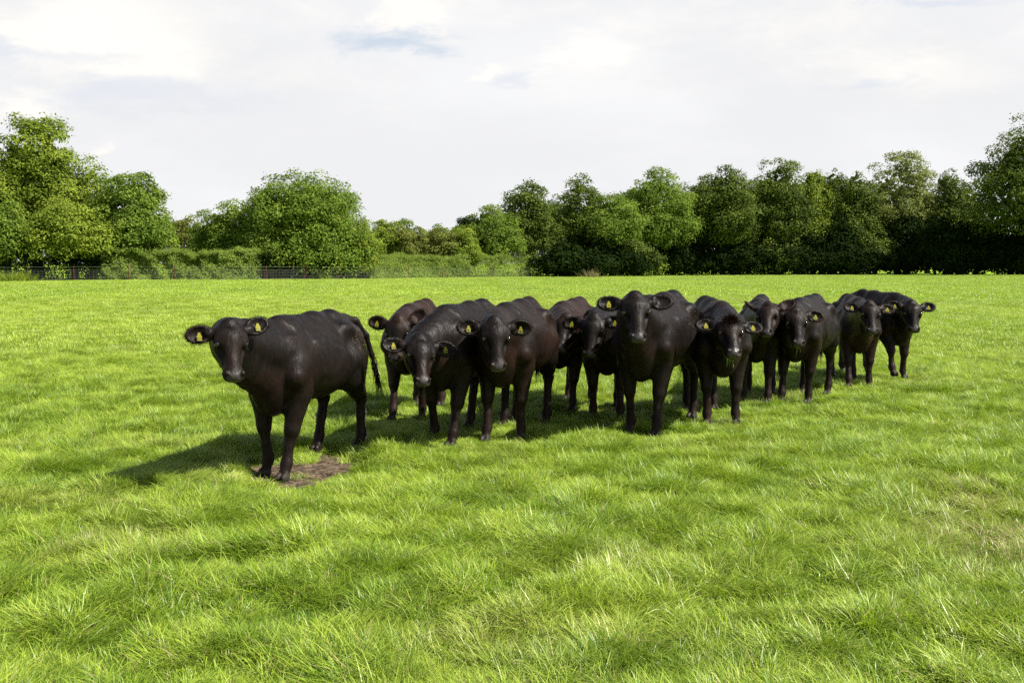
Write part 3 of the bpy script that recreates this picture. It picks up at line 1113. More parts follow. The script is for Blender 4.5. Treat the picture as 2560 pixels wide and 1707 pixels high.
COWS = [
    dict(label='glossy black cow farthest left, body turned side-on with yellow tags and tail hanging clear', s=1.02, turn=18, feetpx=(637, 1086), fat=.97, peak=.0,
         poll=(529, 731, 6.98), muz=(541, 864, 6.80), seed=1, ears=((26, -5), (-8, 10)), roll=-4, hs_=1, brown=.15, h=.0098, hair=16000, hs=.92,
         legs=((.05, -.035), (-.05, .035), (-.10, .0), (.10, 0)), num='211', dz=0.0,
         tail=[(-.74, 0, 1.17), (-.85, .06, 1.15), (-.93, .12, 1.02), (-.97, .16, .84), (-.99, .20, .62)], flecks=90, flecklen=.8, fleckat=(-.58, .24, .98, .13)),
    dict(label='brown-tinged cow behind the gap after the far left cow, one ear raised', s=.98, turn=8, feetpx=(938, 962),
         poll=(912, 722, 9.75), muz=(905, 822, 9.6), seed=2, fat=0.98, ears=((40, 0), (10, 0)), roll=4, brown=.95, rump=.6, h=.0125, hair=7000, tags=('r',), num='4',
         legs=((-.05, 0), (.10, 0), (0, 0), (0, 0)), flecks=260, fleckat=(-.62, .05, 1.15, .22)),
    dict(label='black cow with lowered head and drooping ears between the raised-ear cow and its upright neighbour', s=1.02, turn=22, feetpx=(1018, 1020),
         poll=(966, 765, 8.55), muz=(975, 890, 8.25), seed=3, fat=1.04, ears=((-6, 5), (-2, 0)), roll=-8, brown=.12, h=.0115, hair=12000, num='729',
         legs=((.10, 0), (-.12, 0), (-.05, 0), (.1, 0))),
    dict(label='brownish black cow facing straight ahead, pale yellow tag under its left-hand ear, fourth from left', s=1.02, turn=16, feetpx=(1156, 1014),
         poll=(1138, 724, 8.55), muz=(1147, 850, 8.35), seed=4, fat=1.03, ears=((0, 25), (0, 0)), roll=-2, brown=.5, h=.0115, hair=14000, tuft=420, num='781',
         legs=((-.08, 0), (.04, 0), (0, 0), (.08, 0))),
    dict(label='reddish brown-black cow looking left, half hidden behind a neighbour with a tag beside its face', s=.98, turn=18, feetpx=(1287, 943),
         poll=(1300, 716, 10.35), muz=(1281, 808, 10.05), seed=5, fat=0.97, ears=((5, 0), (5, 0)), roll=0, brown=1.0, rump=.5, h=.013, hair=6000, tags=(),
         legs=((0, 0), (.05, 0), (0, 0), (.1, 0))),
    dict(label='shaggy-browed black cow tucked behind the left shoulder of the tallest cow', s=.98, turn=4, feetpx=(1393, 962),
         poll=(1361, 716, 9.9), muz=(1352, 818, 9.7), seed=6, fat=1.00, ears=((-2, 0), (-4, 0)), roll=4, brown=.45, h=.0125, hair=8000, tuft=420, num='1',
         legs=((.05, 0), (-.05, 0), (0, 0), (0, 0))),
    dict(label='tallest black cow in the middle, head held high, straw on its side', s=1.07, turn=26, feetpx=(1476, 1000),
         poll=(1459, 667, 8.9), muz=(1469, 785, 8.6), seed=7, fat=1.04, ears=((4, 0), (2, 0)), roll=2, brown=.12, h=.0115, hair=14000, hs=.98, tags=('r',), num='7', tuft=400,
         legs=((.04, .0), (-.10, 0), (-.08, 0), (.12, 0)), flecks=34, fleckat=(-.25, .22, 1.12, .30), flecklen=1.8),
    dict(label='cow with a spiky shaggy topknot and grass hanging from its mouth, right of the tallest', s=1.0, turn=-1, feetpx=(1656, 979),
         poll=(1676, 722, 9.35), muz=(1690, 818, 9.0), seed=8, fat=1.04, ears=((-4, 0), (0, 0)), roll=-3, brown=.45, h=.0115, hair=11000, hs=.98, num='11', tuft=900, tuftlen=2.3, tuftdir=.2, furlen=1.4,
         legs=((0, 0), (0, 0), (0, 0), (0, 0)), mouthgrass=14),
    dict(label='black cow at the back with tilted head and upright ear, muzzle behind its neighbours', s=.98, turn=17, feetpx=(1735, 927),
         poll=(1762, 690, 10.9), muz=(1758, 785, 10.5), seed=9, fat=0.98, ears=((30, 0), (48, -60)), roll=8, brown=.4, h=.0135, hair=6000, tags=(),
         legs=((.06, 0), (0, 0), (.05, 0), (0, 0))),
    dict(label='black cow with russet-edged ears and a grass stalk at its lips, standing square', s=.99, turn=30, feetpx=(1827, 926),
         poll=(1828, 702, 10.95), muz=(1838, 795, 10.7), seed=10, fat=1.05, ears=((-4, 0), (2, 0)), roll=-2, brown=.3, h=.0125, hair=9000, num='4', russet=True,
         legs=((-.02, 0), (.08, 0), (0, 0), (.1, 0)), mouthgrass=3),
    dict(label='second cow from the right, pink-edged nose, ears level, overlapping the cow behind', s=.97, turn=7, feetpx=(1970, 889),
         poll=(1999, 689, 12.6), muz=(2008, 775, 12.3), seed=11, fat=0.96, ears=((0, 0), (2, 0)), roll=-4, brown=.6, h=.0135, hair=7000, num='3',
         legs=((0, 0), (.10, 0), (0, 0), (-.05, 0))),
    dict(label='cow farthest right, striding with one foreleg lifted and head turned to the camera', s=.99, turn=-15, feetpx=(2058, 872),
         poll=(2096, 688, 13.55), muz=(2103, 763, 13.3), seed=12, fat=0.98, ears=((8, 0), (8, 0)), roll=-4, brown=.35, h=.0135, hair=7000, num='2',
         legs=((-.05, 0), (.14, 0, .12), (.1, 0), (-.1, 0)), tuftlen=1.3),
]
cow_data = []
for cs in COWS:
    g_ = gnd(*cs['feetpx'])
    cs['feet'] = (g_[0], g_[1])
    cs['poll'] = at(*cs['poll'])
    cs['muzzle'] = at(*cs.pop('muz'))
    root, info = build_cow(cs)
    cow_data.append((cs, root, info))

# grass hanging from mouths (a thing held by the cow)
M_BLADE = plain('fresh_grass_stalk', (0.19, 0.30, 0.05), 0.5, 0.4)
for cs, root, (V, h, ears, org, Rw, s) in cow_data:
    n = cs.get('mouthgrass', 0)
    if not n:
        continue
    rng = np.random.default_rng(5)
    p0 = np.array([h(.43, rng.uniform(-.05, .03), -.085) for _ in range(n)])
    dd = np.tile(np.array([.25, 0, -1.0]), (n, 1)) + rng.normal(size=(n, 3)) * .3
    dd /= np.linalg.norm(dd, axis=1)[:, None]
    v1, f1, k1 = strands(p0, dd, rng.uniform(.05, .14, n), np.full(n, .006), None, 4, .2, rng)
    v1 = (Rw @ (v1 * s).T).T
    o = link('grass_stalk', make_mesh('grass_stalk', v1, f1, M_BLADE, False))
    o.location = org
    tag(o, 'green grass blades hanging from the mouth of the cow with the shaggy topknot' if n > 5 else 'thin grass stalk at the lips of the cow with russet-edged ears', 'grass blades')

# ------------------------------------------------------------------ trees
def leaf_quads(P, Nrm, size, rng, aspect=.6):
    n = len(P)
    ref = rng.normal(size=(n, 3))
    A = np.cross(Nrm, ref)
    A /= np.linalg.norm(A, axis=1)[:, None] + 1e-9
    B = np.cross(Nrm, A)
    sz = size * rng.uniform(.6, 1.3, n)
    a = A * sz[:, None]
    b_ = B * (sz * aspect)[:, None]
    bend = Nrm * (sz * .18)[:, None]
    V = np.stack([P - a, P - b_ * .9 + bend, P + a, P + b_ * .9 + bend], 1).reshape(-1, 3)
    F = np.arange(n * 4).reshape(-1, 4)
    return V, F


def crown_leaves(lobes, nleaf, leaf, rng, bough=1.1, thin=0.0, droop=0.0, spiky=0.0):
    """lobes: list of (centre, radii) ellipsoids in local space. returns P, Normal, tint, bough centres"""
    vol = np.array([l[1][0] * l[1][2] for l in lobes])
    P, Nn, T, C = [], [], [], []
    nb_tot = 0
    for (c, r), w in zip(lobes, vol / vol.sum()):
        c = np.array(c, float)
        r = np.array(r, float)
        area = 4 * math.pi * ((r[0] * r[1]) ** 1.6 / 3 + (r[0] * r[2]) ** 1.6 / 3 + (r[1] * r[2]) ** 1.6 / 3) ** (1 / 1.6)
        nb = max(8, int(area / (bough * bough * 1.25)))
        d = rng.normal(size=(nb, 3))
        d /= np.linalg.norm(d, axis=1)[:, None]
        rad = rng.uniform(.70, 1.07, nb)
        inner = rng.random(nb) < .18
        rad[inner] = rng.uniform(.3, .7, inner.sum())
        bc = c + d * r * rad[:, None]
        bs = bough * rng.uniform(.55, 1.25, nb)
        if spiky:
            bs *= np.where(d[:, 2] > .2, .7, 1)
        keep = rng.random(nb) > thin
        bc, bs, d = bc[keep], bs[keep], d[keep]
        C.append(bc)
        per = max(6, int(nleaf * w / len(bc)))
        for i in range(len(bc)):
            k = max(5, int(per * (bs[i] / bough) ** 2))
            q = rng.normal(size=(k, 3))
            q /= np.linalg.norm(q, axis=1)[:, None]
            q = q + d[i] * .45 + np.array([0, 0, .35])
            q /= np.linalg.norm(q, axis=1)[:, None]
            rr = bs[i] * rng.uniform(.50, 1.0, k) ** .7 * (1 + .45 * rng.random(k) ** 4)
            sq = np.array([1.15, 1.15, .8 + spiky])
            pp = bc[i] + q * rr[:, None] * sq
            pp[:, 2] -= droop * rng.random(k) * bs[i]
            nn = q * .7 + d[i] * .3 + np.array([0, 0, .35]) + rng.normal(size=(k, 3)) * .5
            nn /= np.linalg.norm(nn, axis=1)[:, None]
            P.append(pp)
            Nn.append(nn)
            T.append(np.clip(rng.random() * .62 + rng.random(k) * .38, 0, 1))
    return np.concatenate(P), np.concatenate(Nn), np.concatenate(T), np.concatenate(C)


def inner_leaves(lobes, rng, size, frac, thin):
    """coarser leaf sprays deep in the crown, so the tree is opaque where real crowns are"""
    P = []
    for c, r in lobes:
        n = int(4.2 * (r[0] * r[2] + r[0] * r[1] + r[1] * r[2]) / (size * size) * .36 * (1 - thin * 2.2))
        d = rng.normal(size=(n, 3))
        d /= np.linalg.norm(d, axis=1)[:, None]
        P.append(np.array(c) + d * np.array(r) * (frac * rng.uniform(.45, 1.0, n) ** .5)[:, None])
    P = np.concatenate(P)
    Nn = rng.normal(size=P.shape)
    Nn[:, 1] *= 1.5
    Nn /= np.linalg.norm(Nn, axis=1)[:, None]
    return P, Nn


def build_tree(name, label, cat, group, base, lobes, leafmat, nleaf=12000, leaf=.13, bough=1.1, trunk_r=.28, trunk_h=None, seed=1, thin=0.0, droop=.15, spiky=0.0, limbs=10, stems=1, aspect=.6):
    rng = np.random.default_rng(seed)
    leaf = leaf * .78
    nleaf = int(nleaf * 1.45)
    P, Nn, T, C = crown_leaves(lobes, nleaf, leaf, rng, bough, thin, droop, spiky)
    ok = P[:, 2] > .05
    P2, N2 = inner_leaves(lobes, rng, leaf * 3.0, .74, thin)
    ok2 = P2[:, 2] > .1
    V, F = leaf_quads(P[ok], Nn[ok], leaf * 1.25, rng, aspect)
    V2, F2 = leaf_quads(P2[ok2], N2[ok2], leaf * 3.0, rng, .8)
    F = np.concatenate([F, F2 + len(V)])
    V = np.concatenate([V, V2])
    T = np.concatenate([T[ok], rng.random(len(V2) // 4) * .5])  # inner leaves tinted darker: crown-interior shade put into the colour
    root = empty(name, base)
    tag(root, label, cat, group)
    link('crown', make_mesh('crown', V, F, leafmat, False, {'tint': np.repeat(T, 4)}), root)
    sp = Soup()
    top = max(l[0][2] for l in lobes)
    th_ = trunk_h or top
    ctr = np.mean([l[0] for l in lobes], 0)
    for st in range(stems):
        off = rng.normal(size=2) * (.35 if stems > 1 else 0)
        t = np.linspace(0, 1, 8)
        px = off[0] + ctr[0] * t ** 1.5 + .15 * np.sin(t * 5 + st) + off[0] * 2 * t
        py = off[1] + ctr[1] * t ** 1.5 + .12 * np.cos(t * 4 + st)
        TP = np.stack([px, py, -.15 + th_ * t], 1)
        TR = trunk_r / math.sqrt(stems) * (1.25 - 1.0 * t) + .02
        TR[0] *= 1.35
        sp.add(*tube(TP, TR, 9))
        for _ in range(limbs // stems + 1):
            k = rng.integers(0, len(C))
            j = rng.integers(2, 7)
            a = TP[j]
            b_ = C[k]
            m_ = (a + b_) / 2 + np.array([0, 0, -.3])
            tt = np.linspace(0, 1, 5)[:, None]
            LP = (1 - tt) ** 2 * a + 2 * (1 - tt) * tt * m_ + tt ** 2 * b_
            sp.add(*tube(LP, np.linspace(TR[j] * .55, .025, 5), 6))
    link('trunk', sp.mesh('trunk', M_BARK, True), root)
    return root


def tree_at(ox, Y, oy_top, hw, mat, label, name='broadleaf_tree', cat='tree', group=None, shape='round', oy_low=628, **kw):
    """crown spanning ox±hw (photo units) with its top at oy_top, rooted on the ground at depth Y"""
    b0 = at(ox, 620, Y)
    zg = gz1(b0[0], b0[1])
    top = at(ox, oy_top, Y)[2] - zg
    jig = (math.sin(ox * 12.9898) * 43758.5453) % 1.0
    if 540 < oy_low < 600:
        oy_low = oy_low - 12 + 30 * jig
    low = max(0.3, at(ox, oy_low, Y)[2] - zg)
    w = hw / 2296.9 * Y
    hc = (top - low)
    dep = kw.pop('depth', w * .85)
    if shape == 'round':
        lobes = [((0, 0, low + hc * .52), (w, dep, hc * .5))]
    elif shape == 'dome':
        lobes = [((0, 0, low + hc * .40), (w * .93, dep * .9, hc * .6)), ((0, 0, low + hc * .25), (w, dep, hc * .3)), ((-w * .3, -dep * .2, low + hc * .55), (w * .55, dep * .6, hc * .36)), ((w * .3, -dep * .2, low + hc * .56), (w * .55, dep * .6, hc * .36))]
    elif shape == 'lobed':
        r_ = np.random.default_rng(int(ox) + 1007)
        lobes = [((0, 0, low + hc * .62), (w * .72, dep * .8, hc * .38)), ((-w * .45, 0, low + hc * .38), (w * .55, dep * .8, hc * .36)),
                 ((w * .45, -.1 * w, low + hc * .36), (w * .55, dep * .8, hc * .34)), ((r_.uniform(-.3, .3) * w, -.4 * dep, low + hc * .25), (w * .55, dep * .6, hc * .25))]
    elif shape == 'column':
        lobes = [((0, 0, low + hc * .3), (w, dep, hc * .34)), ((0, 0, low + hc * .66), (w * .7, dep * .7, hc * .34))]
    elif shape == 'spire':
        lobes = [((0, 0, low + hc * .25), (w, dep, hc * .28)), ((.1 * w, 0, low + hc * .55), (w * .72, dep * .7, hc * .30)), ((-.15 * w, 0, low + hc * .80), (w * .42, dep * .4, hc * .20))]
    return build_tree(name, label, cat, group, (b0[0], b0[1], zg), lobes, LEAF[mat], **kw)


GT = 'trees along the field edge'
# left group
tree_at(-75, 93, 295, 92, 'mid', 'tall mid-green tree cut by the left edge of the picture', group=GT, shape='lobed', nleaf=16000, leaf=.15, bough=1.0, seed=3)
tree_at(85, 95, 262, 105, 'yel', 'tallest tree on the left, bright rounded head with dark gaps between boughs', group=GT, shape='lobed', nleaf=30000, leaf=.15, bough=1.05, trunk_r=.42, seed=4, thin=.10, oy_low=560)
tree_at(212, 96, 368, 60, 'yel', 'narrow bright tree squeezed behind the tallest left tree on its right side', group=GT, shape='column', nleaf=8000, leaf=.14, bough=.8, seed=5)
tree_at(300, 94, 402, 98, 'mid', 'broad round-topped tree just right of the tallest left tree', group=GT, shape='lobed', nleaf=26000, leaf=.145, bough=.95, trunk_r=.34, seed=6, oy_low=612)
tree_at(170, 91, 470, 95, 'yel', 'low bright spreading tree in front of the tallest left tree', group=GT, shape='lobed', nleaf=18000, leaf=.14, bough=.9, seed=7, oy_low=598)
tree_at(15, 90, 468, 62, 'mid', 'low pale leafy tree at the far left in front of the tall ones', group=GT, shape='lobed', nleaf=12000, leaf=.14, bough=.85, seed=8, oy_low=605)
for i, (ox, oy, hw) in enumerate([(-210, 330, 90), (-360, 300, 100), (-520, 350, 100)]):
    tree_at(ox, 95, oy, hw, 'mid', ['tree just outside the left edge beside the tall mid-green tree', 'broad tree further left outside the picture', 'last tree of the group outside the left edge'][i], group=GT, shape='lobed', nleaf=9000, leaf=.17, bough=1.1, seed=150 + i)
# middle
tree_at(700, 101, 398, 148, 'mid', 'large lone dome-shaped tree standing left of centre', group=GT, shape='dome', nleaf=52000, leaf=.14, bough=.8, trunk_r=.45, seed=9, oy_low=640, droop=.3)
tree_at(825, 102, 520, 48, 'yel', 'small bright bushy tree against the right side of the dome-shaped tree', group=GT, shape='round', nleaf=8000, leaf=.13, bough=.7, seed=19, oy_low=628)
tree_at(545, 104, 462, 66, 'mid', 'dark tree leaning against the left side of the dome-shaped tree', group=GT, shape='lobed', nleaf=14000, leaf=.14, bough=.8, seed=10, oy_low=625)
tree_at(488, 106, 496, 46, 'mid', 'low dark bushy tree left of the dome-shaped tree', group=GT, shape='round', nleaf=8000, leaf=.13, bough=.7, seed=11, oy_low=625)
tree_at(1125, 131, 478, 68, 'mid', 'small green tree at the left end of the long right-hand row', group=GT, shape='lobed', nleaf=18000, leaf=.15, bough=.9, seed=12, oy_low=600)
tree_at(1072, 132, 500, 26, 'dark', 'small dark tree peeping out left of the row', group=GT, shape='column', nleaf=5000, leaf=.15, bough=.7, seed=13, oy_low=600)
tree_at(1210, 136, 427, 70, 'rowmid', 'dark open-crowned tree, second in the right-hand row', group=GT, shape='lobed', nleaf=18000, leaf=.17, bough=1.0, seed=14, thin=.12, oy_low=598)
tree_at(1335, 139, 405, 62, 'rowmid', 'loose spiky-topped tree with sky gaps, third in the right-hand row', group=GT, shape='lobed', nleaf=13000, leaf=.17, bough=1.0, seed=15, thin=.25, oy_low=600)
tree_at(1405, 137, 452, 68, 'mid', 'lower light green tree in front of the loose spiky-topped one', group=GT, shape='lobed', nleaf=14000, leaf=.16, bough=.95, seed=16, oy_low=550)
tree_at(1510, 146, 399, 88, 'mid', 'wide flat-topped tree with fresh green leaves left of the middle of the row', group=GT, shape='lobed', nleaf=22000, leaf=.18, bough=1.15, seed=17, oy_low=548)
tree_at(1660, 148, 383, 78, 'rowmid', 'broad tree with a rounded top just left of the tallest row trees', group=GT, shape='lobed', nleaf=22000, leaf=.18, bough=1.15, seed=18, oy_low=548)
tree_at(1785, 150, 371, 70, 'rowmid', 'high dark and light tree with a twin top in the middle of the row', group=GT, shape='lobed', nleaf=20000, leaf=.18, bough=1.15, seed=20, thin=.1, oy_low=548)
tree_at(1868, 150, 386, 42, 'yel', 'slender yellow-green tree beside the twin-topped one', group=GT, shape='spire', nleaf=10000, leaf=.17, bough=.8, seed=21, oy_low=548, spiky=.4)
tree_at(1915, 151, 392, 46, 'rowmid', 'spiky narrow tree left of the pale round-headed tree', group=GT, shape='spire', nleaf=10000, leaf=.17, bough=.8, seed=22, thin=.1, oy_low=548, spiky=.5)
tree_at(1966, 150, 394, 50, 'rowmid', 'thin pointed tree directly left of the pale round-headed tree', group=GT, shape='spire', nleaf=10000, leaf=.17, bough=.85, seed=23, thin=.1, oy_low=548, spiky=.4)
tree_at(2062, 152, 356, 72, 'pale', 'pale round-headed tree with thin foliage showing sky', group=GT, shape='round', nleaf=15000, leaf=.17, bough=1.0, seed=24, thin=.22, oy_low=560)
tree_at(2180, 150, 396, 60, 'rowmid', 'spiky dark tree between the pale one and the big right edge tree', group=GT, shape='spire', nleaf=13000, leaf=.17, bough=.9, seed=25, thin=.12, oy_low=548, spiky=.5)
tree_at(2375, 138, 275, 140, 'rowmid', 'massive dark tree filling the right edge of the picture', group=GT, shape='lobed', nleaf=36000, leaf=.18, bough=1.3, trunk_r=.55, seed=26, thin=.06, oy_low=548)
# filler line behind the row
words = ['first', 'second', 'third', 'fourth', 'fifth', 'sixth', 'seventh', 'eighth', 'ninth', 'tenth']
for i, (ox, oy, hw) in enumerate([(1285, 455, 62), (1450, 440, 66), (1590, 425, 70), (1720, 415, 66), (1830, 415, 66), (1890, 418, 60), (1950, 425, 66), (2010, 430, 60), (2130, 430, 66), (2215, 425, 60)]):
    tree_at(ox, 160, oy, hw, 'rowmid', 'darker tree filling the gap behind the right-hand row, %s counting from the left' % words[i], group='trees filling behind the row', shape='lobed', nleaf=9000, leaf=.2, bough=1.1, seed=130 + i, thin=.08, oy_low=585)
# second line under the row, shade painted into its dark leaves
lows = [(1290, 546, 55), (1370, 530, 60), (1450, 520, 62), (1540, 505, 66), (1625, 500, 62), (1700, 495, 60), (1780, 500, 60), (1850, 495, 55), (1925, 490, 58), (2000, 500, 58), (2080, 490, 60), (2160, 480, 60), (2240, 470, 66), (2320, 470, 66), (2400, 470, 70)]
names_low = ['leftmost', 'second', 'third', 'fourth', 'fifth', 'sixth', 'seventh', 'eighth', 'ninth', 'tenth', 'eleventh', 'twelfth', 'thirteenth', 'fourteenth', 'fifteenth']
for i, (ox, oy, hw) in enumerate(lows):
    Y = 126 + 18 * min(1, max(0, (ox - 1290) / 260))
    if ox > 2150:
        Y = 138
    tree_at(ox, Y + 5, oy + 18 + [0, -14, 16, -8, 22, -16, 8, 20, -10, 14, -18, 6, 16, -6, 4][i], hw * 1.15, 'rowmid' if i in (2, 6, 9) else 'dark', 'undergrowth tree with shade-painted leaves below the right-hand row, %s from its left end' % names_low[i] if i else 'undergrowth tree with shade-painted leaves where the hedge meets the right-hand row',
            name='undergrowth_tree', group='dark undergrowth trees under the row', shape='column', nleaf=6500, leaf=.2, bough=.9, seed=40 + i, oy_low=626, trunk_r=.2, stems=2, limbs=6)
for i, (ox, oy, hw) in enumerate([(1330, 585, 60), (1440, 580, 66), (1560, 575, 70), (1690, 572, 75), (1820, 570, 75), (1950, 572, 75), (2080, 570, 75), (2210, 568, 75), (2340, 568, 80)]):  # shade at the foot of the row painted into the thicket leaves
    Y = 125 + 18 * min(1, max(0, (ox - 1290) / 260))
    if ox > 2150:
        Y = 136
    tree_at(ox, Y + 3, oy, hw * 1.1, 'dark', 'low bramble thicket with shade painted black-green at the foot of the row, number %s from its left end' % names_low[i] if i else 'low bramble thicket with shade painted black-green at the left foot of the row',
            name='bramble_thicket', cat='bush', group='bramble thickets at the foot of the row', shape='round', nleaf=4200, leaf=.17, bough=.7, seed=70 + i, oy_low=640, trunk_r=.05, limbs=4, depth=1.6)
# olive shrubs behind the hedge
for i, (ox, oy, hw, mt, lb) in enumerate([(432, 508, 48, 'olive', 'olive thorn shrub in the gap between the left trees and the dome tree'),
                                          (885, 514, 40, 'yel', 'bright shrub right beside the dome tree behind the hedge'),
                                          (945, 524, 48, 'olive', 'olive-brown shrub with feathery top behind the hedge, left one'),
                                          (1010, 530, 46, 'olive', 'olive-brown rounded shrub in the middle gap behind the hedge'),
                                          (1062, 528, 34, 'yel', 'yellow-green shrub against the small green tree behind the hedge')]):
    tree_at(ox, 112 if ox < 600 else 122, oy, hw, mt, lb, name='shrub', cat='shrub', group='shrubs behind the hedge', shape='round', nleaf=11000, leaf=.12, bough=.6, seed=90 + i, oy_low=635, trunk_r=.1, stems=3, limbs=12)
for i, (ox, oy, hw) in enumerate([(925, 513, 26), (1000, 522, 40), (1060, 526, 30)]):
    tree_at(ox, 240, oy, hw, 'mid', ['distant rounded treetop above the shrubs, leftmost', 'distant low treetop above the olive shrubs, middle one', 'distant low treetop beside the small dark tree'][i],
            name='distant_tree', group='distant treetops beyond the field', shape='round', nleaf=5000, leaf=.28, bough=1.4, seed=110 + i, oy_low=610)

# ------------------------------------------------------------------ hedge, weeds
def hedge(ox0, ox1, oy_top, seed, label, mat='hedge', n=26000, off=2.2, dep=1.6):
    rng = np.random.default_rng(seed)
    t = rng.random(n)
    ox = ox0 + (ox1 - ox0) * t
    Te = (ox - 1176) / 2296.9
    Y = np.interp(Te, E_T, E_Y) + off
    X = Te * Y
    G = gz(X, Y)
    hgt = np.array([0.0] * n)
    toph = (604.5 - oy_top) / 2296.9 * Y + CAMH - G
    toph = toph * (.74 + .52 * fbm(X * .9, X * 0 + seed, 60, 4))
    # sample on the front/top shell
    fz = rng.random(n)
    topside = rng.random(n) < .3
    zz = np.where(topside, toph + rng.normal(size=n) * .12, toph * fz)
    bulge = .75 * (fbm(X * 1.1, zz * 1.3, 61, 3) - .5) * 2
    yy = np.where(topside, rng.random(n) * dep, (rng.random(n) ** 2) * .45 + bulge + .25 * (zz / toph) ** 2)
    back = rng.random(n) < .18
    yy = np.where(back, dep + rng.random(n) * .3, yy)
    P = np.stack([X, Y + yy, G + zz], 1)
    Nn = np.stack([rng.normal(size=n) * .6, np.where(back, .8, -.8), np.where(topside, 1.4, .45)], 1) + rng.normal(size=(n, 3)) * .35
    Nn /= np.linalg.norm(Nn, axis=1)[:, None]
    V, F = leaf_quads(P, Nn, .085, rng)
    # upright shoots on top
    ns = n // 7
    i = rng.integers(0, n, ns)
    base = np.stack([X[i], Y[i] + rng.random(ns) * dep, G[i] + toph[i] - .1], 1)
    dd = np.tile(np.array([0, 0, 1.0]), (ns, 1)) + rng.normal(size=(ns, 3)) * .3
    dd /= np.linalg.norm(dd, axis=1)[:, None]
    v2, f2, k2 = strands(base, dd, rng.uniform(.2, .65, ns), np.full(ns, .05), None, 2, .03, rng)
    c0 = base.mean(0)
    c0[2] = 0
    tint = np.concatenate([np.repeat(np.clip(fbm(X * .9, zz, 62) * .8 + rng.random(n) * .3 - .1, 0, 1), 4), np.repeat(rng.random(ns) * .5 + .4, k2)])
    VV = np.concatenate([V, v2]) - c0
    FF = np.concatenate([F, f2 + len(V)])
    o = link('hedge', make_mesh('hedge', VV, FF, LEAF[mat], False, {'tint': tint}))
    o.location = c0
    tag(o, label, 'hedge', 'field hedges')


hedge(-620, 245, 592, 1, 'part of the hedge with shade painted into its leaves under the left trees behind the wire fence', 'dark', 34000)  # shade under the left trees put into this stretch's leaf colour
hedge(235, 600, 580, 2, 'sunlit leafy hedge left of the dome tree behind the red posts', 'hedge', 26000)
hedge(590, 850, 590, 3, 'short hedge stretch with painted-in shade beneath the dome-shaped tree', 'dark', 12000)  # shade of the dome tree painted in as near-black leaves
hedge(825, 1262, 592, 4, 'sunlit hedge right of the dome tree ending at the dark row', 'hedge', 34000)


def tufts_thing(name, label, ox, oy, Y, n, spread, hgt, mat, seed, w=.05, lean=.25):
    rng = np.random.default_rng(seed)
    b0 = at(ox, oy, Y)
    P = np.stack([rng.normal(size=n) * spread, rng.normal(size=n) * spread * .4, np.zeros(n)], 1)
    P[:, 2] = gz(P[:, 0] + b0[0], P[:, 1] + b0[1]) - .03
    dd = np.tile(np.array([0, 0, 1.0]), (n, 1)) + rng.normal(size=(n, 3)) * lean
    dd[:, 0] += P[:, 0] / spread * lean * .8
    dd /= np.linalg.norm(dd, axis=1)[:, None]
    v1, f1, k1 = strands(P, dd, rng.uniform(.5, 1.0, n) * hgt, np.full(n, w), None, 4, .12, rng)
    o = link(name, make_mesh(name, v1, f1, LEAF[mat], False, {'tint': np.repeat(rng.random(n), k1)}))
    o.location = (b0[0], b0[1], 0)
    tag(o, label, 'plant')
    return o


tufts_thing('weed_clump', 'pale green weed clump before the fence at the far left', 36, 645, 84.5, 700, .75, 1.0, 'yel', 1, .05, .35)
tufts_thing('reed_clump', 'dry straw-coloured reed tuft at the foot of the dark trees', 1356, 637, 126, 90, .55, 1.3, 'straw', 2, .06, .22)

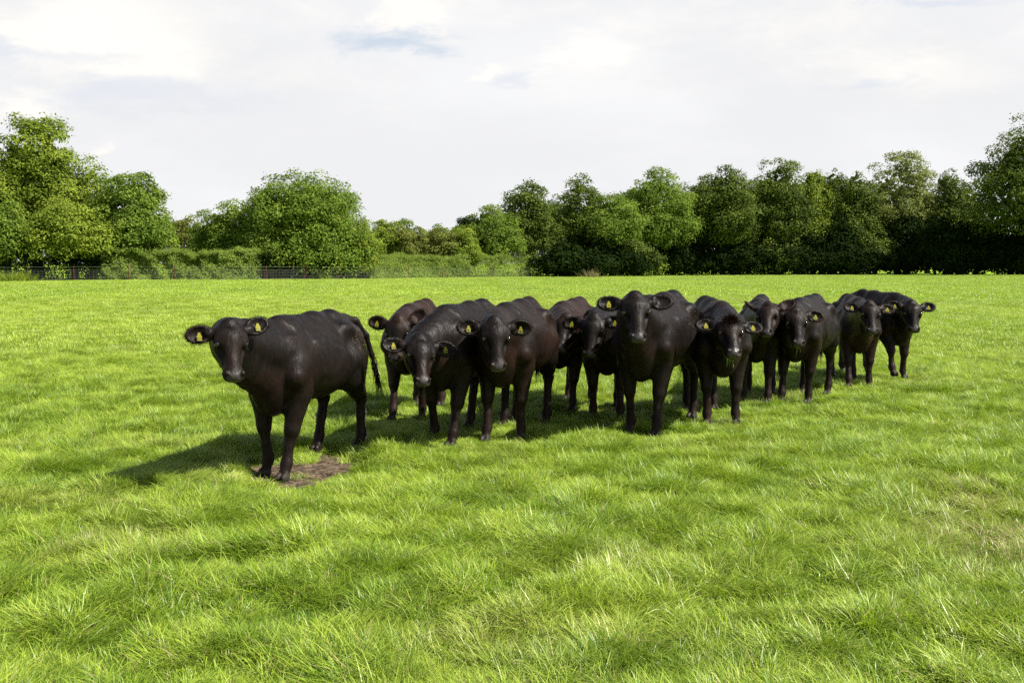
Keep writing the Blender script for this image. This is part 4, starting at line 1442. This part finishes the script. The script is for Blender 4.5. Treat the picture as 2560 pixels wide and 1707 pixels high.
# ------------------------------------------------------------------ fence
def build_fence():
    root_x, root_y = 0, 88
    root = empty('wire_fence', (root_x, root_y, 0))
    tag(root, 'wire mesh stock fence on rust-red posts along the hedge', 'fence')
    posts = [-60, 66, 172, 297, 402, 510, 613, 700, 776, 859, 938, 1016, 1077, 1135, 1197, 1255, 1307, 1370, 1432, 1508, 1590, 1680]
    P = []
    for ox in posts:
        T_ = (ox - 1176) / 2296.9
        Y = float(np.interp(T_, E_T, E_Y)) + .2
        P.append((T_ * Y, Y, gz1(T_ * Y, Y)))
    rng = np.random.default_rng(3)
    for (x, y, z), ox in zip(P, posts):
        sp = Soup()
        hgt = 1.32 + rng.uniform(-.05, .05)
        wood = ox == 776
        lean = rng.normal() * .02
        R = np.array(Matrix.Rotation(lean, 3, 'Y'))
        ww = .15 if wood else .06
        sp.box((x - root_x, y - root_y, z + hgt / 2 - .1), (ww, .02 if not wood else .16, hgt + .2), R)
        sp.box((x - root_x - ww / 2 + .01, y - root_y + .05, z + hgt / 2 - .1), (.02, .08, hgt + .2), R)
        link('post', sp.mesh('post', M_WOODPOST if wood else M_POST), root)
    # brace beside one post
    sp = Soup()
    x, y, z = P[11]
    a = np.array([x + .05 - root_x, y - root_y - .06, z + .55])
    b_ = np.array([x + .75 - root_x, y - root_y - .06, z - .05])
    sp.add(*tube(np.array([a, (a + b_) / 2, b_]), [.04, .04, .04], 6))
    link('brace', sp.mesh('brace', M_POST), root)
    # horizontal wires: each run across the whole fence is a part
    Pn = np.array(P)
    s_ = np.concatenate([[0], np.cumsum(np.linalg.norm(np.diff(Pn[:, :2], axis=0), axis=1))])
    for hz in (.08, .2, .33, .47, .62, .78, .93, 1.2):
        pts = []
        for i in range(len(P) - 1):
            for t in (0, .33, .66):
                q = Pn[i] * (1 - t) + Pn[i + 1] * t
                pts.append((q[0] - root_x, q[1] - root_y - .05, q[2] + hz - .03 * math.sin(t * math.pi)))
        q = Pn[-1]
        pts.append((q[0] - root_x, q[1] - root_y - .05, q[2] + hz))
        sp = Soup()
        sp.add(*tube(np.array(pts), np.full(len(pts), .0045 if hz < 1 else .006), 4))
        link('wire', sp.mesh('wire', M_WIRE), root)
    sp = Soup()
    for d in np.arange(0, s_[-1], .30):
        x = np.interp(d, s_, Pn[:, 0])
        y = np.interp(d, s_, Pn[:, 1])
        z = np.interp(d, s_, Pn[:, 2])
        sp.box((x - root_x, y - root_y - .05, z + .5), (.005, .005, .86))
    link('mesh_verticals', sp.mesh('mesh_verticals', M_WIRE), root)['kind'] = 'stuff'


build_fence()

# ------------------------------------------------------------------ puddle and drops behind the left cow
pb = gnd(846, 1022)
a = np.linspace(0, 2 * math.pi, 20)[:-1]
rr = 1 + .25 * np.sin(3 * a + 1) + .12 * np.sin(7 * a)
zp = gz1(pb[0], pb[1]) + .03
Vp = [(0, 0, 0)] + [(.05 * r_ * math.cos(t), .13 * r_ * math.sin(t), 0) for t, r_ in zip(a, rr)]
me = bpy.data.meshes.new('puddle')
me.from_pydata(Vp, [], [(0, i + 1, (i + 1) % 19 + 1) for i in range(19)])
me.materials.append(M_WATER)
o = link('puddle', me)
o.location = (pb[0], pb[1], zp)
tag(o, 'small pale puddle splashing in the shade behind the left cow', 'puddle')
sp = Soup()
rng = np.random.default_rng(8)
lat = np.linspace(0, math.pi, 5)
lon = np.linspace(0, 2 * math.pi, 7)[:-1]
sph = np.array([[math.sin(q) * math.cos(w), math.sin(q) * math.sin(w), math.cos(q) * 1.8] for q in lat for w in lon])
sf = [(i * 6 + j, i * 6 + (j + 1) % 6, (i + 1) * 6 + (j + 1) % 6, (i + 1) * 6 + j) for i in range(4) for j in range(6)]
for i in range(46):
    t = (i / 45) ** .8
    z = .62 * (1 - t)
    sp.add(sph * rng.uniform(.003, .007) + np.array([-.03 * (1 - t) ** 2 - .02 + rng.normal() * .006, rng.normal() * .006, z]), sf)
o = link('falling_drops', sp.mesh('falling_drops', M_WATER, True))
o.location = (pb[0], pb[1], zp)
tag(o, 'thin string of falling drops behind the left cow', 'liquid drops')

# ------------------------------------------------------------------ clods on the bare patch
m_clod = plain('dry_soil', (0.13, 0.088, 0.055), .95, .1, (25, (0.05, 0.032, 0.02)))
sp = Soup()
rng = np.random.default_rng(12)
cnt = 0
while cnt < 110:
    x = MUD[0] + rng.uniform(-.8, .8)
    y = MUD[1] + rng.uniform(-.5, .9)
    if float(mudmask(np.array([x]), np.array([y]))[0]) < .4:
        continue
    cnt += 1
    sz = .003 + .012 * rng.random() ** 2
    v_ = np.array([[math.sin(q) * math.cos(w), math.sin(q) * math.sin(w), math.cos(q) * .7] for q in lat for w in lon]) * sz * (1 + rng.normal(size=(30, 1)) * .22) * np.array([rng.uniform(.7, 1.4), rng.uniform(.7, 1.3), .6])
    sp.add(v_ + np.array([x - MUD[0], y - MUD[1], gz1(x, y) + sz * .3]), sf)
o = link('soil_clods', sp.mesh('soil_clods', m_clod, True))
o.location = (MUD[0], MUD[1], 0)
tag(o, 'crumbly brown soil clods on the bare patch by the left cow', kind='stuff')

# ------------------------------------------------------------------ grass
def clump_mesh(name, n, R, L, a0, a1, wid, spread, rng, nseg=4, radial=0.0, amin=.05):
    r = R * np.sqrt(rng.random(n))
    t = rng.random(n) * 2 * math.pi
    P = np.stack([r * np.cos(t), r * np.sin(t), np.full(n, -.02)], 1)
    phi = rng.normal(size=n) * spread
    if radial:
        phi = np.where(rng.random(n) < radial, t + rng.normal(size=n) * .5, phi)
    Ls = rng.uniform(*L, n) * (1 - .35 * (r / R) ** 2)
    A0 = np.abs(rng.normal(size=n)) * a0 + amin
    A1 = np.clip(A0 + rng.uniform(a1[0], a1[1], n), 0, 2.0)
    hd = np.stack([np.cos(phi), np.sin(phi), np.zeros(n)], 1)
    sd_ = np.stack([-np.sin(phi), np.cos(phi), np.zeros(n)], 1)
    tw = rng.normal(size=n) * .5
    sd_ = sd_ * np.cos(tw)[:, None] + np.array([0, 0, 1.0]) * np.sin(tw)[:, None] * .6
    w0 = wid * rng.uniform(.6, 1.3, n)
    rows = []
    p = P.copy()
    for i in range(nseg + 1):
        f = i / nseg
        w = w0 * (1 - f ** 2 * .92)
        rows += [p - sd_ * w[:, None] / 2, p + sd_ * w[:, None] / 2]
        al = A0 + (A1 - A0) * f
        p = p + (hd * np.sin(al)[:, None] + np.array([0, 0, 1.0]) * np.cos(al)[:, None]) * (Ls / nseg)[:, None]
    V = np.stack(rows, 1).reshape(-1, 3)
    V[:, 2] = np.maximum(V[:, 2], -.02 + .002)
    k = 2 * (nseg + 1)
    b_ = (np.arange(n) * k)[:, None]
    F = np.concatenate([b_ + np.array([2 * i, 2 * i + 1, 2 * i + 3, 2 * i + 2]) for i in range(nseg)])
    bt = np.repeat(rng.random(n), k)
    return make_mesh(name, V, F, M_GRASS, True, {'bt': bt})


def build_grass():
    rng = np.random.default_rng(77)
    src = bpy.data.collections.new('grass_sources')     # not linked to the scene: used only as instance source
    kinds = []
    for i in range(6):     # 0-5 lodged sward
        kinds.append(clump_mesh('sward', 240, .11, (.07, .21), .5, (.5, 1.3), .0050, (.3, .9, .5, 1.4, .4, .7)[i], rng, nseg=4, amin=.5))
    for i in range(4):     # 6-9 arching tuft
        kinds.append(clump_mesh('tuft', 260, .07, (.10, .19), .45, (.5, 1.5), .0044, .6, rng, radial=.7, nseg=5))
    for i in range(4):     # 10-13 short turf fill
        kinds.append(clump_mesh('turf', 240, .16, (.04, .09), .7, (.4, 1.3), .0050, 2.0, rng, nseg=3))
    for i in range(3):     # 14-16 mid distance
        kinds.append(clump_mesh('mid', 230, .30, (.06, .13), .7, (.5, 1.3), .009, 1.0, rng, nseg=3))
    for i in range(3):     # 17-19 far
        kinds.append(clump_mesh('far', 220, .8, (.05, .09), .9, (.3, 1.0), .026, 1.6, rng, nseg=2))
    for i in range(2):     # 20-21 seed stalks
        kinds.append(clump_mesh('stalk', 4, .10, (.20, .34), .22, (.1, .6), .0028, 2.0, rng))
    for i, me in enumerate(kinds):
        o = bpy.data.objects.new('%02d_%s' % (i, me.name), me)
        src.objects.link(o)

    pts, rots, scl, idx, tin, dryv = [], [], [], [], [], []

    def lie(x, y):
        return (fbm(x * 2.6, y * 2.6, 21, 3) - .5) * 24 + .3

    def field(n, r0, r1, half, kinds_, s0, s1, mudk=1.0, zoff=0.0, tilt=.10, mode='sward', jitter=.5):
        r = np.sqrt(rng.uniform(r0 ** 2, r1 ** 2, n))
        a = rng.uniform(-half, half, n)
        x, y = r * np.sin(a), r * np.cos(a)
        m_ = mudmask(x, y)
        dr = dryf(x, y)
        keep = rng.random(n) > m_ * mudk
        keep &= y < np.interp(x / np.maximum(y, 1), E_T, E_Y) + .5
        if mode in ('sward', 'tuft'):
            keep &= rng.random(n) > dr * .92
            keep &= (fbm(x * 3.4, y * 3.4, 61, 2) + rng.normal(size=n) * .03) > .385
        if mode == 'turf':
            keep &= rng.random(n) > dr * .6
        hm = fbm(x * 3.4, y * 3.4, 33, 2)
        if mode == 'tuft':
            keep &= rng.random(n) < sstep(hm, .50, .62) + .02
        x, y, hm, dr = x[keep], y[keep], hm[keep], dr[keep]
        n = len(x)
        z = gz(x, y) + zoff
        yaw = lie(x, y) + rng.normal(size=n) * jitter
        sc = rng.uniform(s0, s1, n)
        if mode in ('sward', 'tuft'):
            sc = sc * (.45 + 1.05 * hm)
        fr = np.exp(-((x - MUD[0] - .03) / .55) ** 2 - ((y - MUD[1] + .28) / .38) ** 2)
        if mode != 'far':
            tr_ = fr * 1.0
            for cs_, _r, (_V, _h, _e, o_, R_, s_c) in cow_data:      # grass trodden down around the hooves
                for lx in (.38, -.62):
                    hx_, hy_ = (o_ + s_c * (R_ @ np.array([lx, 0, 0])))[:2]
                    tr_ = np.maximum(tr_, .85 * np.exp(-((x - hx_) / .42) ** 2 - ((y - hy_ + .22) / .50) ** 2))
            sc = sc * (1 - .52 * tr_)
        pts.append(np.stack([x, y, z], 1))
        e_ = .06
        gx = (gz(x + e_, y) - gz(x - e_, y)) / (2 * e_)
        gy = (gz(x, y + e_) - gz(x, y - e_)) / (2 * e_)
        c_, s_ = np.cos(yaw), np.sin(yaw)
        rots.append(np.stack([(-s_ * gx + c_ * gy) + rng.normal(size=n) * tilt, -(c_ * gx + s_ * gy) + rng.normal(size=n) * tilt, yaw], 1))
        scl.append(sc)
        idx.append(rng.choice(kinds_, n))
        tv = np.clip(.5 + 1.4 * (fbm(x * 2.8, y * 2.8, 44, 3) - .5) + rng.normal(size=n) * .2, 0, 1)
        if mode == 'tuft':
            tv = tv * .6
        if mode == 'turf':
            tv = tv * .55  # turf in the gaps tinted darker, gap shadow painted in
        far_ = sstep(np.sqrt(x * x + y * y), 10, 30)
        tv = tv * (1 - far_) + far_ * np.clip(.80 + 1.0 * (fbm(x * .5, y * .12, 46, 3) - .5) + rng.normal(size=n) * .08, 0, 1)
        tin.append(tv)
        dryv.append(np.clip(dr * (rng.random(n) < .8), 0, 1))

    H = math.radians(42)
    field(31000, 2.0, 9.5, H, list(range(0, 6)), .72, 1.15)
    field(11000, 2.0, 15, H, list(range(6, 10)), .65, 1.15, mode='tuft')
    field(8000, 2.0, 9.5, H, list(range(10, 14)), .9, 1.3, mode='turf', mudk=.985)
    field(36000, 9.5, 20, H, list(range(0, 6)), .8, 1.15)
    field(14000, 9.5, 20, H, list(range(10, 14)), 1.0, 1.4, mode='turf')
    field(36000, 19, 50, H, list(range(14, 17)), .8, 1.25, mode='far', jitter=1)
    field(40000, 48, 150, math.radians(37), list(range(17, 20)), .9, 1.4, mode='far', tilt=.03, jitter=3)
    field(260, 3, 14, H, [20, 21], .8, 1.2, mode='stalk', jitter=3)
    # strip of taller stalks along the front of the shadow
    pts_ = np.concatenate(pts)
    V = pts_
    me = bpy.data.meshes.new('grass')
    me.vertices.add(len(V))
    me.vertices.foreach_set('co', V.astype(np.float32).ravel())
    for an, av, ty, ky in (('rot', np.concatenate(rots), 'FLOAT_VECTOR', 'vector'), ('scl', np.concatenate(scl), 'FLOAT', 'value'), ('tint', np.concatenate(tin), 'FLOAT', 'value'), ('dry', np.concatenate(dryv), 'FLOAT', 'value')):
        at_ = me.attributes.new(an, ty, 'POINT')
        at_.data.foreach_set(ky, av.astype(np.float32).ravel())
    at_ = me.attributes.new('kid', 'INT', 'POINT')
    at_.data.foreach_set('value', np.concatenate(idx).astype(np.int32))
    me.update()
    o = link('grass', me)
    tag(o, 'long bright green pasture grass lying in swirls and tufts', kind='stuff')
    ng = bpy.data.node_groups.new('scatter_grass', 'GeometryNodeTree')
    ng.interface.new_socket('Geometry', in_out='INPUT', socket_type='NodeSocketGeometry')
    ng.interface.new_socket('Geometry', in_out='OUTPUT', socket_type='NodeSocketGeometry')
    nd = ng.nodes
    gi = nd.new('NodeGroupInput')
    go = nd.new('NodeGroupOutput')
    ci = nd.new('GeometryNodeCollectionInfo')
    ci.inputs['Collection'].default_value = src
    ci.inputs['Separate Children'].default_value = True
    ci.inputs['Reset Children'].default_value = True
    ip = nd.new('GeometryNodeInstanceOnPoints')
    ip.inputs['Pick Instance'].default_value = True

    def na(name, ty):
        q = nd.new('GeometryNodeInputNamedAttribute')
        q.data_type = ty
        q.inputs['Name'].default_value = name
        return q.outputs['Attribute']
    L_ = ng.links.new
    L_(gi.outputs[0], ip.inputs['Points'])
    L_(ci.outputs[0], ip.inputs['Instance'])
    L_(na('kid', 'INT'), ip.inputs['Instance Index'])
    e2r = nd.new('FunctionNodeEulerToRotation')
    L_(na('rot', 'FLOAT_VECTOR'), e2r.inputs[0])
    L_(e2r.outputs[0], ip.inputs['Rotation'])
    L_(na('scl', 'FLOAT'), ip.inputs['Scale'])
    L_(ip.outputs[0], go.inputs[0])
    md = o.modifiers.new('scatter', 'NODES')
    md.node_group = ng


build_grass()
